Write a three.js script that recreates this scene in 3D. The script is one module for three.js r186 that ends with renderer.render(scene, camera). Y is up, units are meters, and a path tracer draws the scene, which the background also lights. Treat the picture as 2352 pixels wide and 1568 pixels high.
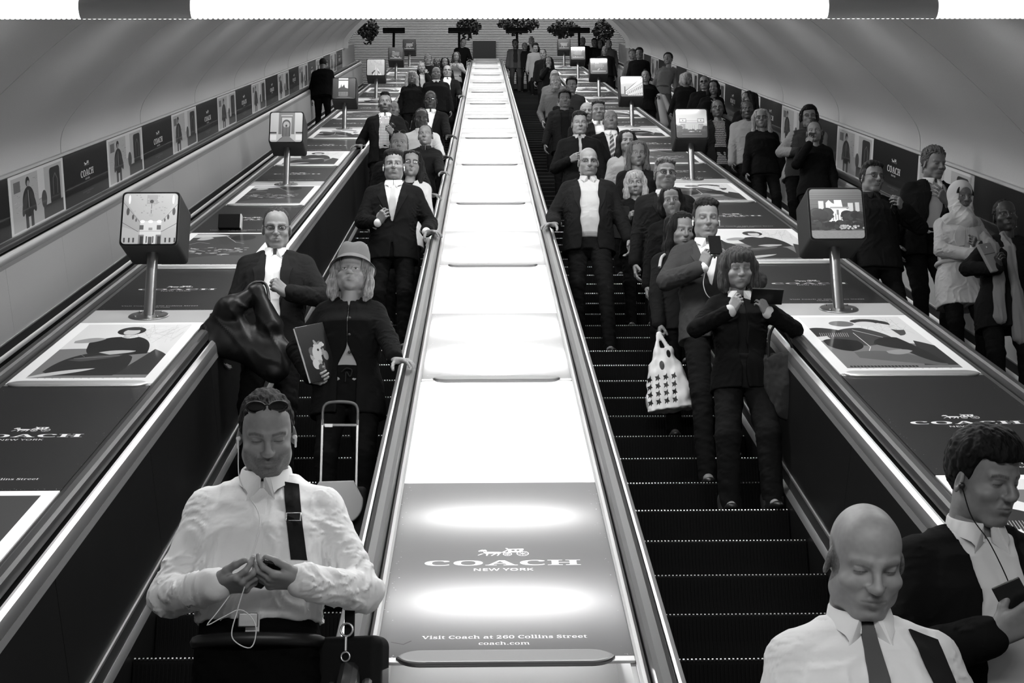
import * as THREE from 'three';
import { RoundedBoxGeometry } from 'three/addons/geometries/RoundedBoxGeometry.js';
import { mergeGeometries, toCreasedNormals } from 'three/addons/utils/BufferGeometryUtils.js';
import { RectAreaLightUniformsLib } from 'three/addons/lights/RectAreaLightUniformsLib.js';
import { createNoise3D } from 'simplex-noise';

// ---------------------------------------------------------------- camera, light, exposure
const scene = new THREE.Scene();
scene.background = new THREE.Color(0, 0, 0);            // an underground hall: no sky anywhere
RectAreaLightUniformsLib.init();
const camera = new THREE.PerspectiveCamera(2 * Math.atan(784 / 3340) * 180 / Math.PI, 2352 / 1568, 0.1, 200);
camera.position.set(0, 1.6, 0); camera.rotation.set(0.28955, -0.01884, -0.01, 'YXZ');
const renderer = new THREE.WebGLRenderer({ antialias: true });
renderer.toneMapping = THREE.LinearToneMapping; renderer.toneMappingExposure = 1.0;
renderer.shadowMap.enabled = true;
const LAMP = 115, LAMP_CENTRE = 115, BOX_LAMP = 150, HALL_LAMP = 11, TOP_LAMP = 27;     // radiance of the lamps' faces
function areaLight(w, h, value, pos, target) { const l = new THREE.RectAreaLight(0xffffff, value, w, h); l.position.copy(pos); l.lookAt(target); scene.add(l); return l; }

// ---------------------------------------------------------------- small helpers
function mulberry(a) { return () => { a |= 0; a = a + 0x6D2B79F5 | 0; let t = Math.imul(a ^ a >>> 15, 1 | a); t = t + Math.imul(t ^ t >>> 7, 61 | t) ^ t; return ((t ^ t >>> 14) >>> 0) / 4294967296; }; }
const noise = createNoise3D(mulberry(7));
const V = (x, y, z) => new THREE.Vector3(x, y, z);
const lerp = (a, b, t) => a + (b - a) * t, clamp = (x, a, b) => Math.min(b, Math.max(a, x));
const sstep = (a, b, x) => { const t = clamp((x - a) / (b - a), 0, 1); return t * t * (3 - 2 * t); };
const taken = {};
function numbered(name) { const n = taken[name] = (taken[name] ?? -1) + 1; return n ? `${name}_${String(n).padStart(3, '0')}` : name; }
function shade(o) { o.castShadow = o.receiveShadow = true; return o; }
function tag(o, label, category, group) { o.userData = { ...o.userData, label, category }; if (group) o.userData.group = group; return o; }
function thing(name, label, category, p = [0, 0, 0], turn = 0, group) {
  const o = new THREE.Group(); o.name = numbered(name); scene.add(o); o.position.set(...p); o.rotation.y = turn;
  return tag(o, label, category, group);
}
function part(name, geo, mat, parent, label) {
  const m = shade(new THREE.Mesh(geo, mat)); m.name = parent === scene ? numbered(name) : name;
  if (parent !== scene) { const k = parent.userData.seen ??= {}; const c = k[name] = (k[name] ?? -1) + 1; if (c) m.name = `${name}_${String(c).padStart(3, '0')}`; }
  if (label) m.userData.label = label;
  parent.add(m); return m;
}
function struct(name, geo, mat, parent = scene) { const m = part(name, geo, mat, parent); if (parent === scene) m.userData.kind = 'structure'; return m; }
const merge = (list) => mergeGeometries(list.map((g) => { g = g.index ? g.toNonIndexed() : g; for (const k of Object.keys(g.attributes)) if (!['position', 'normal', 'uv'].includes(k)) g.deleteAttribute(k); return g; }));
const grey = (v) => new THREE.Color().setRGB(v, v, v);
const mats = {};
function mat(v, rough = 0.6, metal = 0, extra = {}) { const k = JSON.stringify([v, rough, metal, extra]); return mats[k] ??= new THREE.MeshPhysicalMaterial({ color: grey(v), roughness: rough, metalness: metal, specularIntensity: v < 0.06 && rough > 0.44 && !metal ? 0.12 : 1, ...extra }); }
const tintMat = (rough, extra = {}) => mats['t' + rough + JSON.stringify(extra)] ??= new THREE.MeshPhysicalMaterial({ color: 0xffffff, vertexColors: true, roughness: rough, ...extra });
const rbox = (w, h, d, r = 0.004, x = 0, y = 0, z = 0, seg = 2) => new RoundedBoxGeometry(w, h, d, seg, Math.min(r, w / 2.01, h / 2.01, d / 2.01)).translate(x, y, z);
function tubeThrough(points, r, seg = 24, ring = 6) { return new THREE.TubeGeometry(new THREE.CatmullRomCurve3(points.map((p) => V(...p))), seg, r, ring); }

// ---------------------------------------------------------------- distance field on a grid, meshed by surface nets
class Field {
  constructor(lo, hi, c) {
    this.lo = lo; this.c = c; this.n = [0, 1, 2].map((i) => Math.ceil((hi[i] - lo[i]) / c) + 1);
    this.v = new Float32Array(this.n[0] * this.n[1] * this.n[2]).fill(0.5);
  }
  each(lo, hi, f) {
    const { n, c } = this, a = [0, 0, 0], b = [0, 0, 0];
    for (let i = 0; i < 3; i++) { a[i] = Math.max(0, Math.floor((lo[i] - this.lo[i]) / c)); b[i] = Math.min(n[i] - 1, Math.ceil((hi[i] - this.lo[i]) / c)); }
    for (let k = a[2]; k <= b[2]; k++) { const z = this.lo[2] + k * c;
      for (let j = a[1]; j <= b[1]; j++) { const y = this.lo[1] + j * c; let o = (k * n[1] + j) * n[0] + a[0];
        for (let i = a[0]; i <= b[0]; i++, o++) this.v[o] = f(this.lo[0] + i * c, y, z, this.v[o]); } }
    return this;
  }
  join(lo, hi, k, cut, f) {
    const m = k + 2.5 * this.c, l = lo.map((x) => x - m), h = hi.map((x) => x + m);
    return this.each(l, h, (x, y, z, o) => {
      const d = f(x, y, z);
      if (cut) { const e = k - Math.abs(o + d); return Math.max(o, -d) + (e > 0 ? e * e / (4 * k) : 0); }
      const e = k - Math.abs(o - d); return Math.min(o, d) - (e > 0 ? e * e / (4 * k) : 0);
    });
  }
  cap(a, b, ra, rb = ra, k = 0.01, o = {}) {
    const ab = [b[0] - a[0], b[1] - a[1], b[2] - a[2]], l2 = Math.max(1e-9, ab[0] ** 2 + ab[1] ** 2 + ab[2] ** 2), r = Math.max(ra, rb) * 1.3, s = o.s ?? [1, 1, 1];
    const q = [r / s[0], r / s[1], r / s[2]];
    return this.join(a.map((x, i) => Math.min(x, b[i]) - q[i]), a.map((x, i) => Math.max(x, b[i]) + q[i]), k, o.cut, (x, y, z) => {
      const px = x - a[0], py = y - a[1], pz = z - a[2], t = clamp((px * ab[0] + py * ab[1] + pz * ab[2]) / l2, 0, 1);
      return Math.hypot((px - ab[0] * t) * s[0], (py - ab[1] * t) * s[1], (pz - ab[2] * t) * s[2]) - lerp(ra, rb, t);
    });
  }
  chain(pts, radii, k = 0.01, o) { for (let i = 0; i + 1 < pts.length; i++) this.cap(pts[i], pts[i + 1], radii[i], radii[i + 1], k, o); return this; }
  ell(c, r, k = 0.01, o = {}) {
    const R = Math.max(...r), e = o.rot && new THREE.Matrix4().makeRotationFromEuler(new THREE.Euler(...o.rot)).transpose().elements;
    return this.join(c.map((x, i) => x - (e ? R : r[i])), c.map((x, i) => x + (e ? R : r[i])), k, o.cut, (x, y, z) => {
      let px = x - c[0], py = y - c[1], pz = z - c[2];
      if (e) { const X = e[0] * px + e[4] * py + e[8] * pz, Y = e[1] * px + e[5] * py + e[9] * pz; pz = e[2] * px + e[6] * py + e[10] * pz; px = X; py = Y; }
      px /= r[0]; py /= r[1]; pz /= r[2];
      const k0 = Math.hypot(px, py, pz), k1 = Math.hypot(px / r[0], py / r[1], pz / r[2]);
      return k1 < 1e-6 ? -Math.min(...r) : k0 * (k0 - 1) / k1;
    });
  }
  // rings [y, half width, half depth, z shift] from low to high; the body may be sheared by lean
  loft(rings, k = 0.02, bend = (y) => [0, 0], e = 2.4) {
    const A = Math.max(...rings.map((r) => r[1])), B = Math.max(...rings.map((r) => r[2])), y0 = rings[0][0], y1 = rings.at(-1)[0], bs = [bend(y0), bend((y0 + y1) / 2), bend(y1)];
    const bx = bs.map((b) => b[0]), bz = bs.map((b) => b[1]);
    return this.join([Math.min(...bx) - A, y0, Math.min(...bz) - B - 0.05], [Math.max(...bx) + A, y1, Math.max(...bz) + B + 0.05], k, false, (x, y, z) => {
      let i = 0; while (i < rings.length - 2 && y > rings[i + 1][0]) i++;
      const p = rings[i], q = rings[i + 1]; let t = clamp((y - p[0]) / (q[0] - p[0]), 0, 1); t = t * t * (3 - 2 * t) * 0.5 + t * 0.5;
      const a = lerp(p[1], q[1], t), b = lerp(p[2], q[2], t), s = bend(y), X = Math.abs(x - s[0]) / a, Z = Math.abs(z - s[1] - lerp(p[3] ?? 0, q[3] ?? 0, t)) / b;
      const d = (Math.pow(Math.pow(X, e) + Math.pow(Z, e), 1 / e) - 1) * Math.min(a, b);
      return Math.max(d, y0 - y, y - y1);
    });
  }
  limit(f) { return this.each(this.lo, this.n.map((n, i) => this.lo[i] + n * this.c), (x, y, z, o) => o > 0.05 ? o : f(x, y, z, o)); }
  at(x, y, z) {
    const { n, c } = this, fx = clamp((x - this.lo[0]) / c, 0, n[0] - 1.001), fy = clamp((y - this.lo[1]) / c, 0, n[1] - 1.001), fz = clamp((z - this.lo[2]) / c, 0, n[2] - 1.001);
    const i = fx | 0, j = fy | 0, k = fz | 0, u = fx - i, v = fy - j, w = fz - k, g = (a, b, d) => this.v[((k + d) * n[1] + j + b) * n[0] + i + a];
    return lerp(lerp(lerp(g(0, 0, 0), g(1, 0, 0), u), lerp(g(0, 1, 0), g(1, 1, 0), u), v), lerp(lerp(g(0, 0, 1), g(1, 0, 1), u), lerp(g(0, 1, 1), g(1, 1, 1), u), v), w);
  }
  front(x, y) { const z1 = this.lo[2] + (this.n[2] - 1) * this.c; for (let z = z1; z > this.lo[2]; z -= 0.003) if (this.at(x, y, z) < 0) return z; return null; }
  mesh(paint) {
    const { n, c, v, lo } = this, [nx, ny, nz] = n, sy = nx, sz = nx * ny, id = new Int32Array(v.length).fill(-1), pos = [], nor = [], idx = [];
    for (const [a, b] of [[0, nx - 1]]) for (let k = 0; k < nz; k++) for (let j = 0; j < ny; j++) { v[k * sz + j * sy + a] = Math.max(v[k * sz + j * sy + a], 1e-3); v[k * sz + j * sy + b] = Math.max(v[k * sz + j * sy + b], 1e-3); }
    for (let k = 0; k < nz; k++) for (let i = 0; i < nx; i++) for (const j of [0, ny - 1]) v[k * sz + j * sy + i] = Math.max(v[k * sz + j * sy + i], 1e-3);
    for (let j = 0; j < ny; j++) for (let i = 0; i < nx; i++) for (const k of [0, nz - 1]) v[k * sz + j * sy + i] = Math.max(v[k * sz + j * sy + i], 1e-3);
    const off = [0, 1, sy, sy + 1, sz, sz + 1, sz + sy, sz + sy + 1], ed = [[0, 1], [2, 3], [4, 5], [6, 7], [0, 2], [1, 3], [4, 6], [5, 7], [0, 4], [1, 5], [2, 6], [3, 7]], q = new Float32Array(8);
    for (let k = 0; k < nz - 1; k++) for (let j = 0; j < ny - 1; j++) for (let i = 0; i < nx - 1; i++) {
      const o = k * sz + j * sy + i; let m = 0;
      for (let t = 0; t < 8; t++) { q[t] = v[o + off[t]]; if (q[t] < 0) m |= 1 << t; }
      if (m === 0 || m === 255) continue;
      let x = 0, y = 0, z = 0, w = 0;
      for (const [a, b] of ed) if ((q[a] < 0) !== (q[b] < 0)) { const t = q[a] / (q[a] - q[b]); x += lerp(a & 1, b & 1, t); y += lerp(a >> 1 & 1, b >> 1 & 1, t); z += lerp(a >> 2, b >> 2, t); w++; }
      x /= w; y /= w; z /= w; id[o] = pos.length / 3;
      pos.push(lo[0] + (i + x) * c, lo[1] + (j + y) * c, lo[2] + (k + z) * c);
      const g = (a, b, u, t) => lerp(lerp(q[a[0]], q[a[1]], u), lerp(q[b[0]], q[b[1]], u), t);
      const gx = lerp(lerp(q[1] - q[0], q[3] - q[2], y), lerp(q[5] - q[4], q[7] - q[6], y), z), gy = lerp(lerp(q[2] - q[0], q[3] - q[1], x), lerp(q[6] - q[4], q[7] - q[5], x), z), gz = lerp(lerp(q[4] - q[0], q[5] - q[1], x), lerp(q[6] - q[2], q[7] - q[3], x), y), l = Math.hypot(gx, gy, gz) || 1;
      nor.push(gx / l, gy / l, gz / l);
      if (j > 0 && k > 0 && (q[0] < 0) !== (q[1] < 0)) quad(o, o - sy, o - sy - sz, o - sz, q[0] < 0);
      if (i > 0 && k > 0 && (q[0] < 0) !== (q[2] < 0)) quad(o, o - sz, o - sz - 1, o - 1, q[0] < 0);
      if (i > 0 && j > 0 && (q[0] < 0) !== (q[4] < 0)) quad(o, o - 1, o - 1 - sy, o - sy, q[0] < 0);
    }
    function quad(a, b, d, e, fl) { a = id[a]; b = id[b]; d = id[d]; e = id[e]; if (fl) idx.push(a, b, d, a, d, e); else idx.push(a, d, b, a, e, d); }
    const geo = new THREE.BufferGeometry();
    geo.setAttribute('position', new THREE.Float32BufferAttribute(pos, 3)); geo.setAttribute('normal', new THREE.Float32BufferAttribute(nor, 3)); geo.setIndex(idx);
    if (paint) repaint(geo, paint);
    return geo;
  }
}
function repaint(geo, paint) {
  const p = geo.attributes.position, c = new Float32Array(p.count * 3);
  for (let i = 0; i < p.count; i++) { const v = paint(p.getX(i), p.getY(i), p.getZ(i)); c[3 * i] = c[3 * i + 1] = c[3 * i + 2] = v; }
  geo.setAttribute('color', new THREE.BufferAttribute(c, 3)); return geo;
}
function joinPainted(list) { return mergeGeometries(list.map((g) => { for (const k of Object.keys(g.attributes)) if (!['position', 'normal', 'color'].includes(k)) g.deleteAttribute(k); return g; })); }

// ---------------------------------------------------------------- people
// head space: origin between the ears, y up, z out of the face
const headCache = {};
function headBase(cell, sex) {
  const key = cell + sex; if (headCache[key]) return headCache[key].clone();
  const f = new Field([-0.1, -0.19, -0.125], [0.1, 0.14, 0.135], cell), m = sex === 'm';
  f.ell([0, 0.034, -0.014], [0.0735, 0.088, 0.096], 0.02).ell([0, -0.012, 0.02], [0.0605, 0.088, 0.068], 0.03);
  f.ell([0, -0.058, 0.018], m ? [0.051, 0.05, 0.06] : [0.044, 0.048, 0.058], 0.03).ell([0, -0.099, 0.056], m ? [0.025, 0.017, 0.021] : [0.018, 0.015, 0.019], 0.025);
  if (m) for (const s of [-1, 1]) f.cap([s * 0.055, -0.06, -0.002], [s * 0.022, -0.103, 0.05], 0.012, 0.012, 0.02);
  f.ell([0, 0.055, 0.04], [0.055, 0.05, 0.045], 0.03);
  for (const s of [-1, 1]) {
    f.ell([s * 0.031, -0.001, 0.097], [0.022, 0.0155, 0.018], 0.016, { cut: true });
    f.cap([s * 0.014, 0.0195, 0.0865], [s * 0.046, 0.021, 0.07], m ? 0.0095 : 0.007, 0.007, 0.014);
    f.ell([s * 0.043, -0.03, 0.054], [0.024, 0.018, 0.024], 0.02).ell([s * 0.05, -0.055, 0.01], [0.014, 0.035, 0.03], 0.025);
    f.ell([s * 0.031, 0.0005, 0.0705], [0.0155, 0.0115, 0.013], 0.004);
    f.cap([s * 0.018, 0.0065, 0.0815], [s * 0.042, 0.0065, 0.0755], 0.0035, 0.0035, 0.004);
    f.cap([s * 0.012, -0.0355, 0.094], [s * 0.014, -0.036, 0.089], 0.0076, 0.007, 0.008);
    f.ell([s * 0.0765, -0.004, -0.012], [0.0085, 0.033, 0.02], 0.006, { rot: [0.2, s * 0.5, s * 0.12] }).ell([s * 0.085, -0.0, -0.008], [0.006, 0.019, 0.0095], 0.005, { cut: true, rot: [0.2, s * 0.5, 0] });
    f.cap([s * 0.023, -0.042, 0.087], [s * 0.033, -0.062, 0.079], 0.0022, 0.0022, 0.012, { cut: true });
  }
  f.cap([0, 0.016, 0.087], [0, -0.03, 0.106], 0.0072, 0.01, 0.012).ell([0, -0.034, 0.103], [0.012, 0.0105, 0.0115], 0.008);
  f.ell([0, -0.066, 0.066], [0.034, 0.021, 0.0195], 0.015);
  f.cap([0, -0.046, 0.092], [0, -0.054, 0.0895], 0.003, 0.003, 0.006, { cut: true });
  f.chain([[-0.022, -0.0655, 0.0775], [-0.006, -0.0615, 0.0865], [0.006, -0.0615, 0.0865], [0.022, -0.0655, 0.0775]], [0.003, 0.005, 0.005, 0.003], 0.006);
  f.chain([[-0.02, -0.07, 0.077], [0, -0.0735, 0.0855], [0.02, -0.07, 0.077]], [0.003, 0.0062, 0.003], 0.006);
  f.chain([[-0.027, -0.067, 0.083], [0, -0.0672, 0.0945], [0.027, -0.067, 0.083]], [0.0016, 0.002, 0.0016], 0.003, { cut: true });
  f.ell([0, -0.0855, 0.087], [0.018, 0.005, 0.008], 0.012, { cut: true });
  f.cap([0, -0.06, -0.03], [0, -0.18, -0.04], m ? 0.056 : 0.046, m ? 0.06 : 0.047, 0.03);
  return (headCache[key] = f.mesh()).clone();
}
const gauss = (x, y, a, b) => Math.exp(-(x * x) / (a * a) - (y * y) / (b * b));
// pigment of a face: lips, brows, eyes, beard
function facePaint(o) {
  const skin = o.skin;
  return (x, y, z) => {
    const ax = Math.abs(x), fx = z > 0.03; let v = skin * (1 + 0.06 * noise(x * 60, y * 60, z * 60));
    if (o.fuzz && z < 0.035 && y > -0.06 + 0.7 * Math.max(0, z + 0.02) && y < 0.05 - 0.9 * Math.max(0, z) + 0.3 * Math.max(0, -z) && Math.abs(x) + Math.max(0, -z) > 0.05) v = lerp(v, o.fuzz, clamp((0.75 + 0.4 * noise(x * 300, y * 120, z * 300)) * sstep(0.05, 0.035, y - 0.3 * Math.max(0, -z) + 0.9 * Math.max(0, z)), 0, 1));
    if (!fx) return v;
    v *= 1 - 0.35 * gauss(x, y + 0.067, 0.022, 0.008) * (z > 0.07 ? 1 : 0) * (o.lips ?? 1);
    const lid = o.lid ?? 0.6, ex = ax - 0.031, ey = y - 0.0005;
    if (z > 0.07 && Math.hypot(ex / 0.0135, ey / 0.0068) < 1) {
      if (lid < 0.9 && ey < 0.0062 - lid * 0.008) v = Math.hypot(ex - (o.look ?? 0) * Math.sign(x), ey + 0.0005) < 0.0058 ? 0.015 : Math.min(0.55, skin * 1.9 + 0.1); else v *= 0.85;
    }
    const lash = ey - (0.0062 - lid * 0.008); if (z > 0.068 && Math.abs(lash) < 0.0014 && Math.abs(ex) < 0.0145) v *= 0.3;
    const by = y - 0.0235 + 0.22 * Math.abs(ax - 0.036);
    if (ax > 0.011 && ax < 0.053) { const b = sstep(0.0065, 0.0025, Math.abs(by)) * (0.7 + 0.3 * noise(x * 300, y * 90, 0)); v = lerp(v, o.brow ?? 0.03, b * (o.browD ?? 0.85)); }
    if (o.beard) {
      const lo = sstep(-0.03, -0.055, y - 0.35 * Math.max(0, ax - 0.03)) * (1 - gauss(x, y + 0.067, 0.02, 0.007)), mo = gauss(x, y + 0.054, 0.03, 0.007);
      const cheek = ax < 0.03 && y > -0.05 ? 0 : 1; v = lerp(v, o.beardTone ?? 0.03, clamp(Math.max(lo * cheek, mo) * o.beard * (0.8 + 0.35 * noise(x * 260, y * 260, z * 260)), 0, 0.95));
    }
    return v;
  };
}
// hair in head space; returns a painted geometry
function hairGeo(o, cell) {
  const st = o.style, T = o.tone, long = ['long', 'bob', 'wavy'].includes(st), dn = long ? -(o.len ?? 0.26) : -0.16;
  const f = new Field([-0.16, dn - 0.05, -0.16], [0.16, 0.185, 0.145], cell), e = st === 'balding' ? 0.0028 : st === 'crop' ? 0.0055 : long ? 0.014 : 0.0105, es = long ? e : Math.min(e, 0.006);
  const fr = o.fringe ?? 0;
  f.ell([0, 0.036, -0.016], [0.0745 + es, 0.089 + e, 0.097 + e * 0.9], 0.01);
  if (st === 'side') { f.ell([0.015, 0.11, 0.035], [0.064, 0.024, 0.056], 0.03, { rot: [0.3, 0, -0.12] }).ell([-0.045, 0.096, 0.03], [0.033, 0.026, 0.05], 0.03); }
  if (st === 'quiff') f.ell([0, 0.12, 0.042], [0.057, 0.025, 0.05], 0.03);
  if (st === 'curly') { f.ell([0, 0.075, -0.015], [0.088, 0.08, 0.1], 0.02); }
  if (st === 'full') f.ell([0.005, 0.075, 0.0], [0.09, 0.08, 0.105], 0.03);
  if (fr > 0.02) f.ell([0, 0.07, 0.045], [0.068, 0.05, 0.062], 0.02);
  if (st === 'bun') { f.ell([0, 0.15, -0.05], [0.035, 0.032, 0.035], 0.008); }
  if (long) {
    const L = -dn, w = o.wide ?? 1;
    for (const s of [-1, 1]) f.chain([[s * 0.05, 0.085, 0.025], [s * 0.083 * w, 0.02, 0.012], [s * 0.088 * w, -L * 0.4, 0.012], [s * 0.086 * w, -L * 0.75, 0.02], [s * 0.08 * w, -L, 0.03]], [0.03, 0.024, 0.027, 0.027, 0.012], 0.03);
    f.chain([[0, 0.06, -0.08], [0, -L * 0.5, -0.085], [0, -L, -0.07]], [0.06, 0.055, 0.03], 0.03, { s: [0.6, 1, 1] });
  }
  const off = o.part ?? 0;
  f.limit((x, y, z, v) => {
    const ax = Math.abs(x), n = noise(x * 45 + 3, y * (long ? 8 : 28), z * (long ? 45 : 28)), n2 = noise(x * 190, y * (long ? 14 : 50), z * (long ? 190 : 60) + 9);
    v += (st === 'crop' || st === 'balding' ? 0.0009 : st === 'curly' ? 0.007 : 0.003) * n + (st === 'curly' ? 0.004 : st === 'crop' || st === 'balding' ? 0.0004 : 0.0013) * n2;
    if (st === 'balding') v = Math.max(v, y - (0.055 + 0.25 * Math.max(0, -z - 0.03) - 1.3 * Math.max(0, z - 0.02)) + 0.004 * n);
    // ear hole, then the hairline
    if (!long) v = Math.max(v, 0.022 - Math.hypot((y + 0.008) * 0.75, z + 0.006) + (ax < 0.05 ? -1 : 0));
    if (z > -0.02) {
      const hl = lerp(-0.012, 0.077 - fr + 0.006 * n + (ax > 0.035 ? 0.35 * (ax - 0.035) * (1 - fr * 12) : 0), sstep(0.0, 0.058, z));
      let d = hl - y; if (long) d = ax > 0.058 - 0.02 * sstep(0.0, -0.1, y) ? -0.03 : hl - y;
      v = Math.max(v, Math.min(d, 0.03));
    } else if (!long) v = Math.max(v, (z > -0.06 ? lerp(-0.085, -0.02, sstep(-0.06, -0.02, z)) : -0.085) - y);
    if (off && y > 0.07) v += 0.006 * sstep(0.007, 0, Math.abs(x - off)) * sstep(0.0, 0.03, z + 0.03);
    return v;
  });
  return f.mesh((x, y, z) => { const s = 0.72 + 0.4 * noise(x * 90, y * (long ? 5 : 14), z * 90) + 0.25 * noise(x * 260, y * 20, z * 260); return Math.max(0.003, T * s * (1 + (o.grey ?? 0) * sstep(0.03, -0.02, y))); });
}
// hand space (right): wrist at the origin, fingers along +y, palm towards +z, thumb on +x
const POSE = {
  relax: { f: [[0.25, 0.35, 0.2], [0.35, 0.45, 0.25], [0.45, 0.5, 0.3], [0.5, 0.5, 0.3]], t: [0.35, 0.25, 0.25] },
  grip: { f: [[0.65, 0.75, 0.45], [0.7, 0.8, 0.5], [0.75, 0.85, 0.5], [0.8, 0.85, 0.5]], t: [0.3, 0.75, 0.35] },
  rail: { f: [[0.25, 0.45, 0.4], [0.22, 0.45, 0.4], [0.25, 0.45, 0.4], [0.3, 0.45, 0.4]], t: [0.75, 0.5, 0.3] },
  cradle: { f: [[0.5, 0.6, 0.4], [0.55, 0.65, 0.4], [0.6, 0.7, 0.45], [0.65, 0.7, 0.45]], t: [-0.05, 0.75, 0.3] },
  fist: { f: [[1.2, 1.4, 0.9], [1.25, 1.45, 0.9], [1.3, 1.45, 0.9], [1.35, 1.4, 0.9]], t: [0.15, 0.95, 0.6] },
  tap: { f: [[0.55, 0.75, 0.35], [0.85, 1.0, 0.55], [1.0, 1.1, 0.6], [1.05, 1.1, 0.6]], t: [0.35, 0.65, 0.45] },
};
const handCache = {};
function handGeo(pose, cell) {
  const key = pose + cell; if (handCache[key]) return handCache[key].clone();
  const f = new Field([-0.075, -0.05, -0.055], [0.11, 0.21, 0.12], cell), P = POSE[pose];
  const kx = [0.029, 0.009, -0.012, -0.031], ky = [0.091, 0.095, 0.09, 0.08], len = [0.072, 0.08, 0.074, 0.058], rad = [0.0092, 0.0095, 0.009, 0.0078], splay = [0.1, 0.02, -0.07, -0.17];
  f.cap([0, -0.05, 0], [0, 0.005, 0], 0.026, 0.025, 0.01, { s: [0.9, 1, 1.25] });
  for (let i = 0; i < 4; i++) {
    f.cap([kx[i] * 0.55, 0.0, 0], [kx[i], ky[i], -0.002], 0.014, 0.0115, 0.014);
    let p = [kx[i], ky[i], -0.001], a = 0; const seg = [0.46, 0.3, 0.24];
    f.ell([kx[i], ky[i], -0.0035], [0.0095, 0.011, 0.0095], 0.006);
    for (let j = 0; j < 3; j++) { a += P.f[i][j]; const l = len[i] * seg[j], q = [p[0] + l * Math.sin(splay[i]) * Math.cos(a), p[1] + l * Math.cos(a) * Math.cos(splay[i]), p[2] + l * Math.sin(a)]; f.cap(p, q, rad[i] * (1 - 0.08 * j), rad[i] * (0.93 - 0.09 * j), 0.003); p = q; }
  }
  f.ell([0.022, 0.035, 0.012], [0.018, 0.03, 0.016], 0.012).ell([-0.024, 0.035, 0.009], [0.014, 0.03, 0.013], 0.012);
  let p = [0.022, 0.022, 0.008]; const [ab, op, bd] = P.t; let d = V(Math.sin(0.55 + ab) * Math.cos(op), Math.cos(0.55 + ab), Math.sin(op) * Math.sin(0.55 + ab)).normalize();
  const r = [0.0145, 0.0115, 0.0105, 0.0088], L = [0.038, 0.034, 0.028];
  for (let j = 0; j < 3; j++) { const q = [p[0] + d.x * L[j], p[1] + d.y * L[j], p[2] + d.z * L[j]]; f.cap(p, q, r[j], r[j + 1], 0.006); p = q; d = d.clone().add(V(-bd * 0.5, bd * 0.7, bd * 0.25)).normalize(); }
  return (handCache[key] = f.mesh()).clone();
}
function frameOf(y, zHint) { const Y = V(...y).normalize(), X = Y.clone().cross(V(...zHint)).normalize(), Z = X.clone().cross(Y); return new THREE.Matrix4().makeBasis(X, Y, Z); }
function ik(a, b, l1, l2, hint) {
  const A = V(...a), d = V(...b).sub(A), far = d.length() / (l1 + l2) / 0.995; if (far > 1 && hint[2] > 0) { l1 *= far; l2 *= far; } const L = Math.min(d.length(), (l1 + l2) * 0.999), u = d.clone().normalize(), B = A.clone().addScaledVector(u, L);
  const x = (l1 * l1 - l2 * l2 + L * L) / (2 * L), h = Math.sqrt(Math.max(0, l1 * l1 - x * x)), n = V(...hint).addScaledVector(u, -V(...hint).dot(u)).normalize();
  return [A.clone().addScaledVector(u, x).addScaledVector(n, h).toArray(), B.toArray()];
}
// a sheet laid on the front of a field: left(t) and right(t) give [x, y]
function drape(f, left, right, th = 0.006, nu = 6, nv = 24, lift = 0.0015) {
  const top = [], bot = [];
  for (let j = 0; j <= nv; j++) { const a = left(j / nv), b = right(j / nv); for (let i = 0; i <= nu; i++) { const t = i / nu, x = lerp(a[0], b[0], t), y = lerp(a[1], b[1], t), z = f.front(x, y); top.push([x, y, z]); } }
  const W = nu + 1; let last = 0.1; for (const p of top) { if (p[2] === null) p[2] = last; last = p[2]; }
  for (let s = 0; s < 2; s++) { const zs = top.map((p, q) => { let w = 0, t = 0; const j = Math.floor(q / W), i = q % W; for (let a = -1; a <= 1; a++) for (let b = -1; b <= 1; b++) if (j + a >= 0 && j + a <= nv && i + b >= 0 && i + b <= nu) { t += top[(j + a) * W + i + b][2]; w++; } return t / w; }); top.forEach((p, q) => { p[2] = Math.max(p[2], zs[q]); }); }
  const pos = [], uv = [], idx = [], N = top.length;
  top.forEach((p, q) => { pos.push(p[0], p[1], p[2] + lift + th); uv.push((q % W) / nu, 1 - Math.floor(q / W) / nv); });
  top.forEach((p, q) => { pos.push(p[0], p[1], p[2] - 0.006); uv.push((q % W) / nu, 1 - Math.floor(q / W) / nv); });
  const quad = (a, b, c, d) => idx.push(a, b, c, a, c, d);
  const flip = left(0.5)[0] > right(0.5)[0], Q = flip ? (a, b, c, d) => quad(d, c, b, a) : quad;
  for (let j = 0; j < nv; j++) for (let i = 0; i < nu; i++) { const a = j * W + i; Q(a + W, a + W + 1, a + 1, a); Q(N + a, N + a + 1, N + a + W + 1, N + a + W); }
  for (let j = 0; j < nv; j++) { const a = j * W, b = j * W + nu; Q(a, N + a, N + a + W, a + W); Q(b + W, N + b + W, N + b, b); }
  for (let i = 0; i < nu; i++) { const b = nv * W + i; Q(i + 1, N + i + 1, N + i, i); Q(b, N + b, N + b + 1, b + 1); }
  const g = new THREE.BufferGeometry(); g.setAttribute('position', new THREE.Float32BufferAttribute(pos, 3)); g.setAttribute('uv', new THREE.Float32BufferAttribute(uv, 2)); g.setIndex(idx);
  const out = toCreasedNormals(g, 0.7); return out;
}
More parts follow.
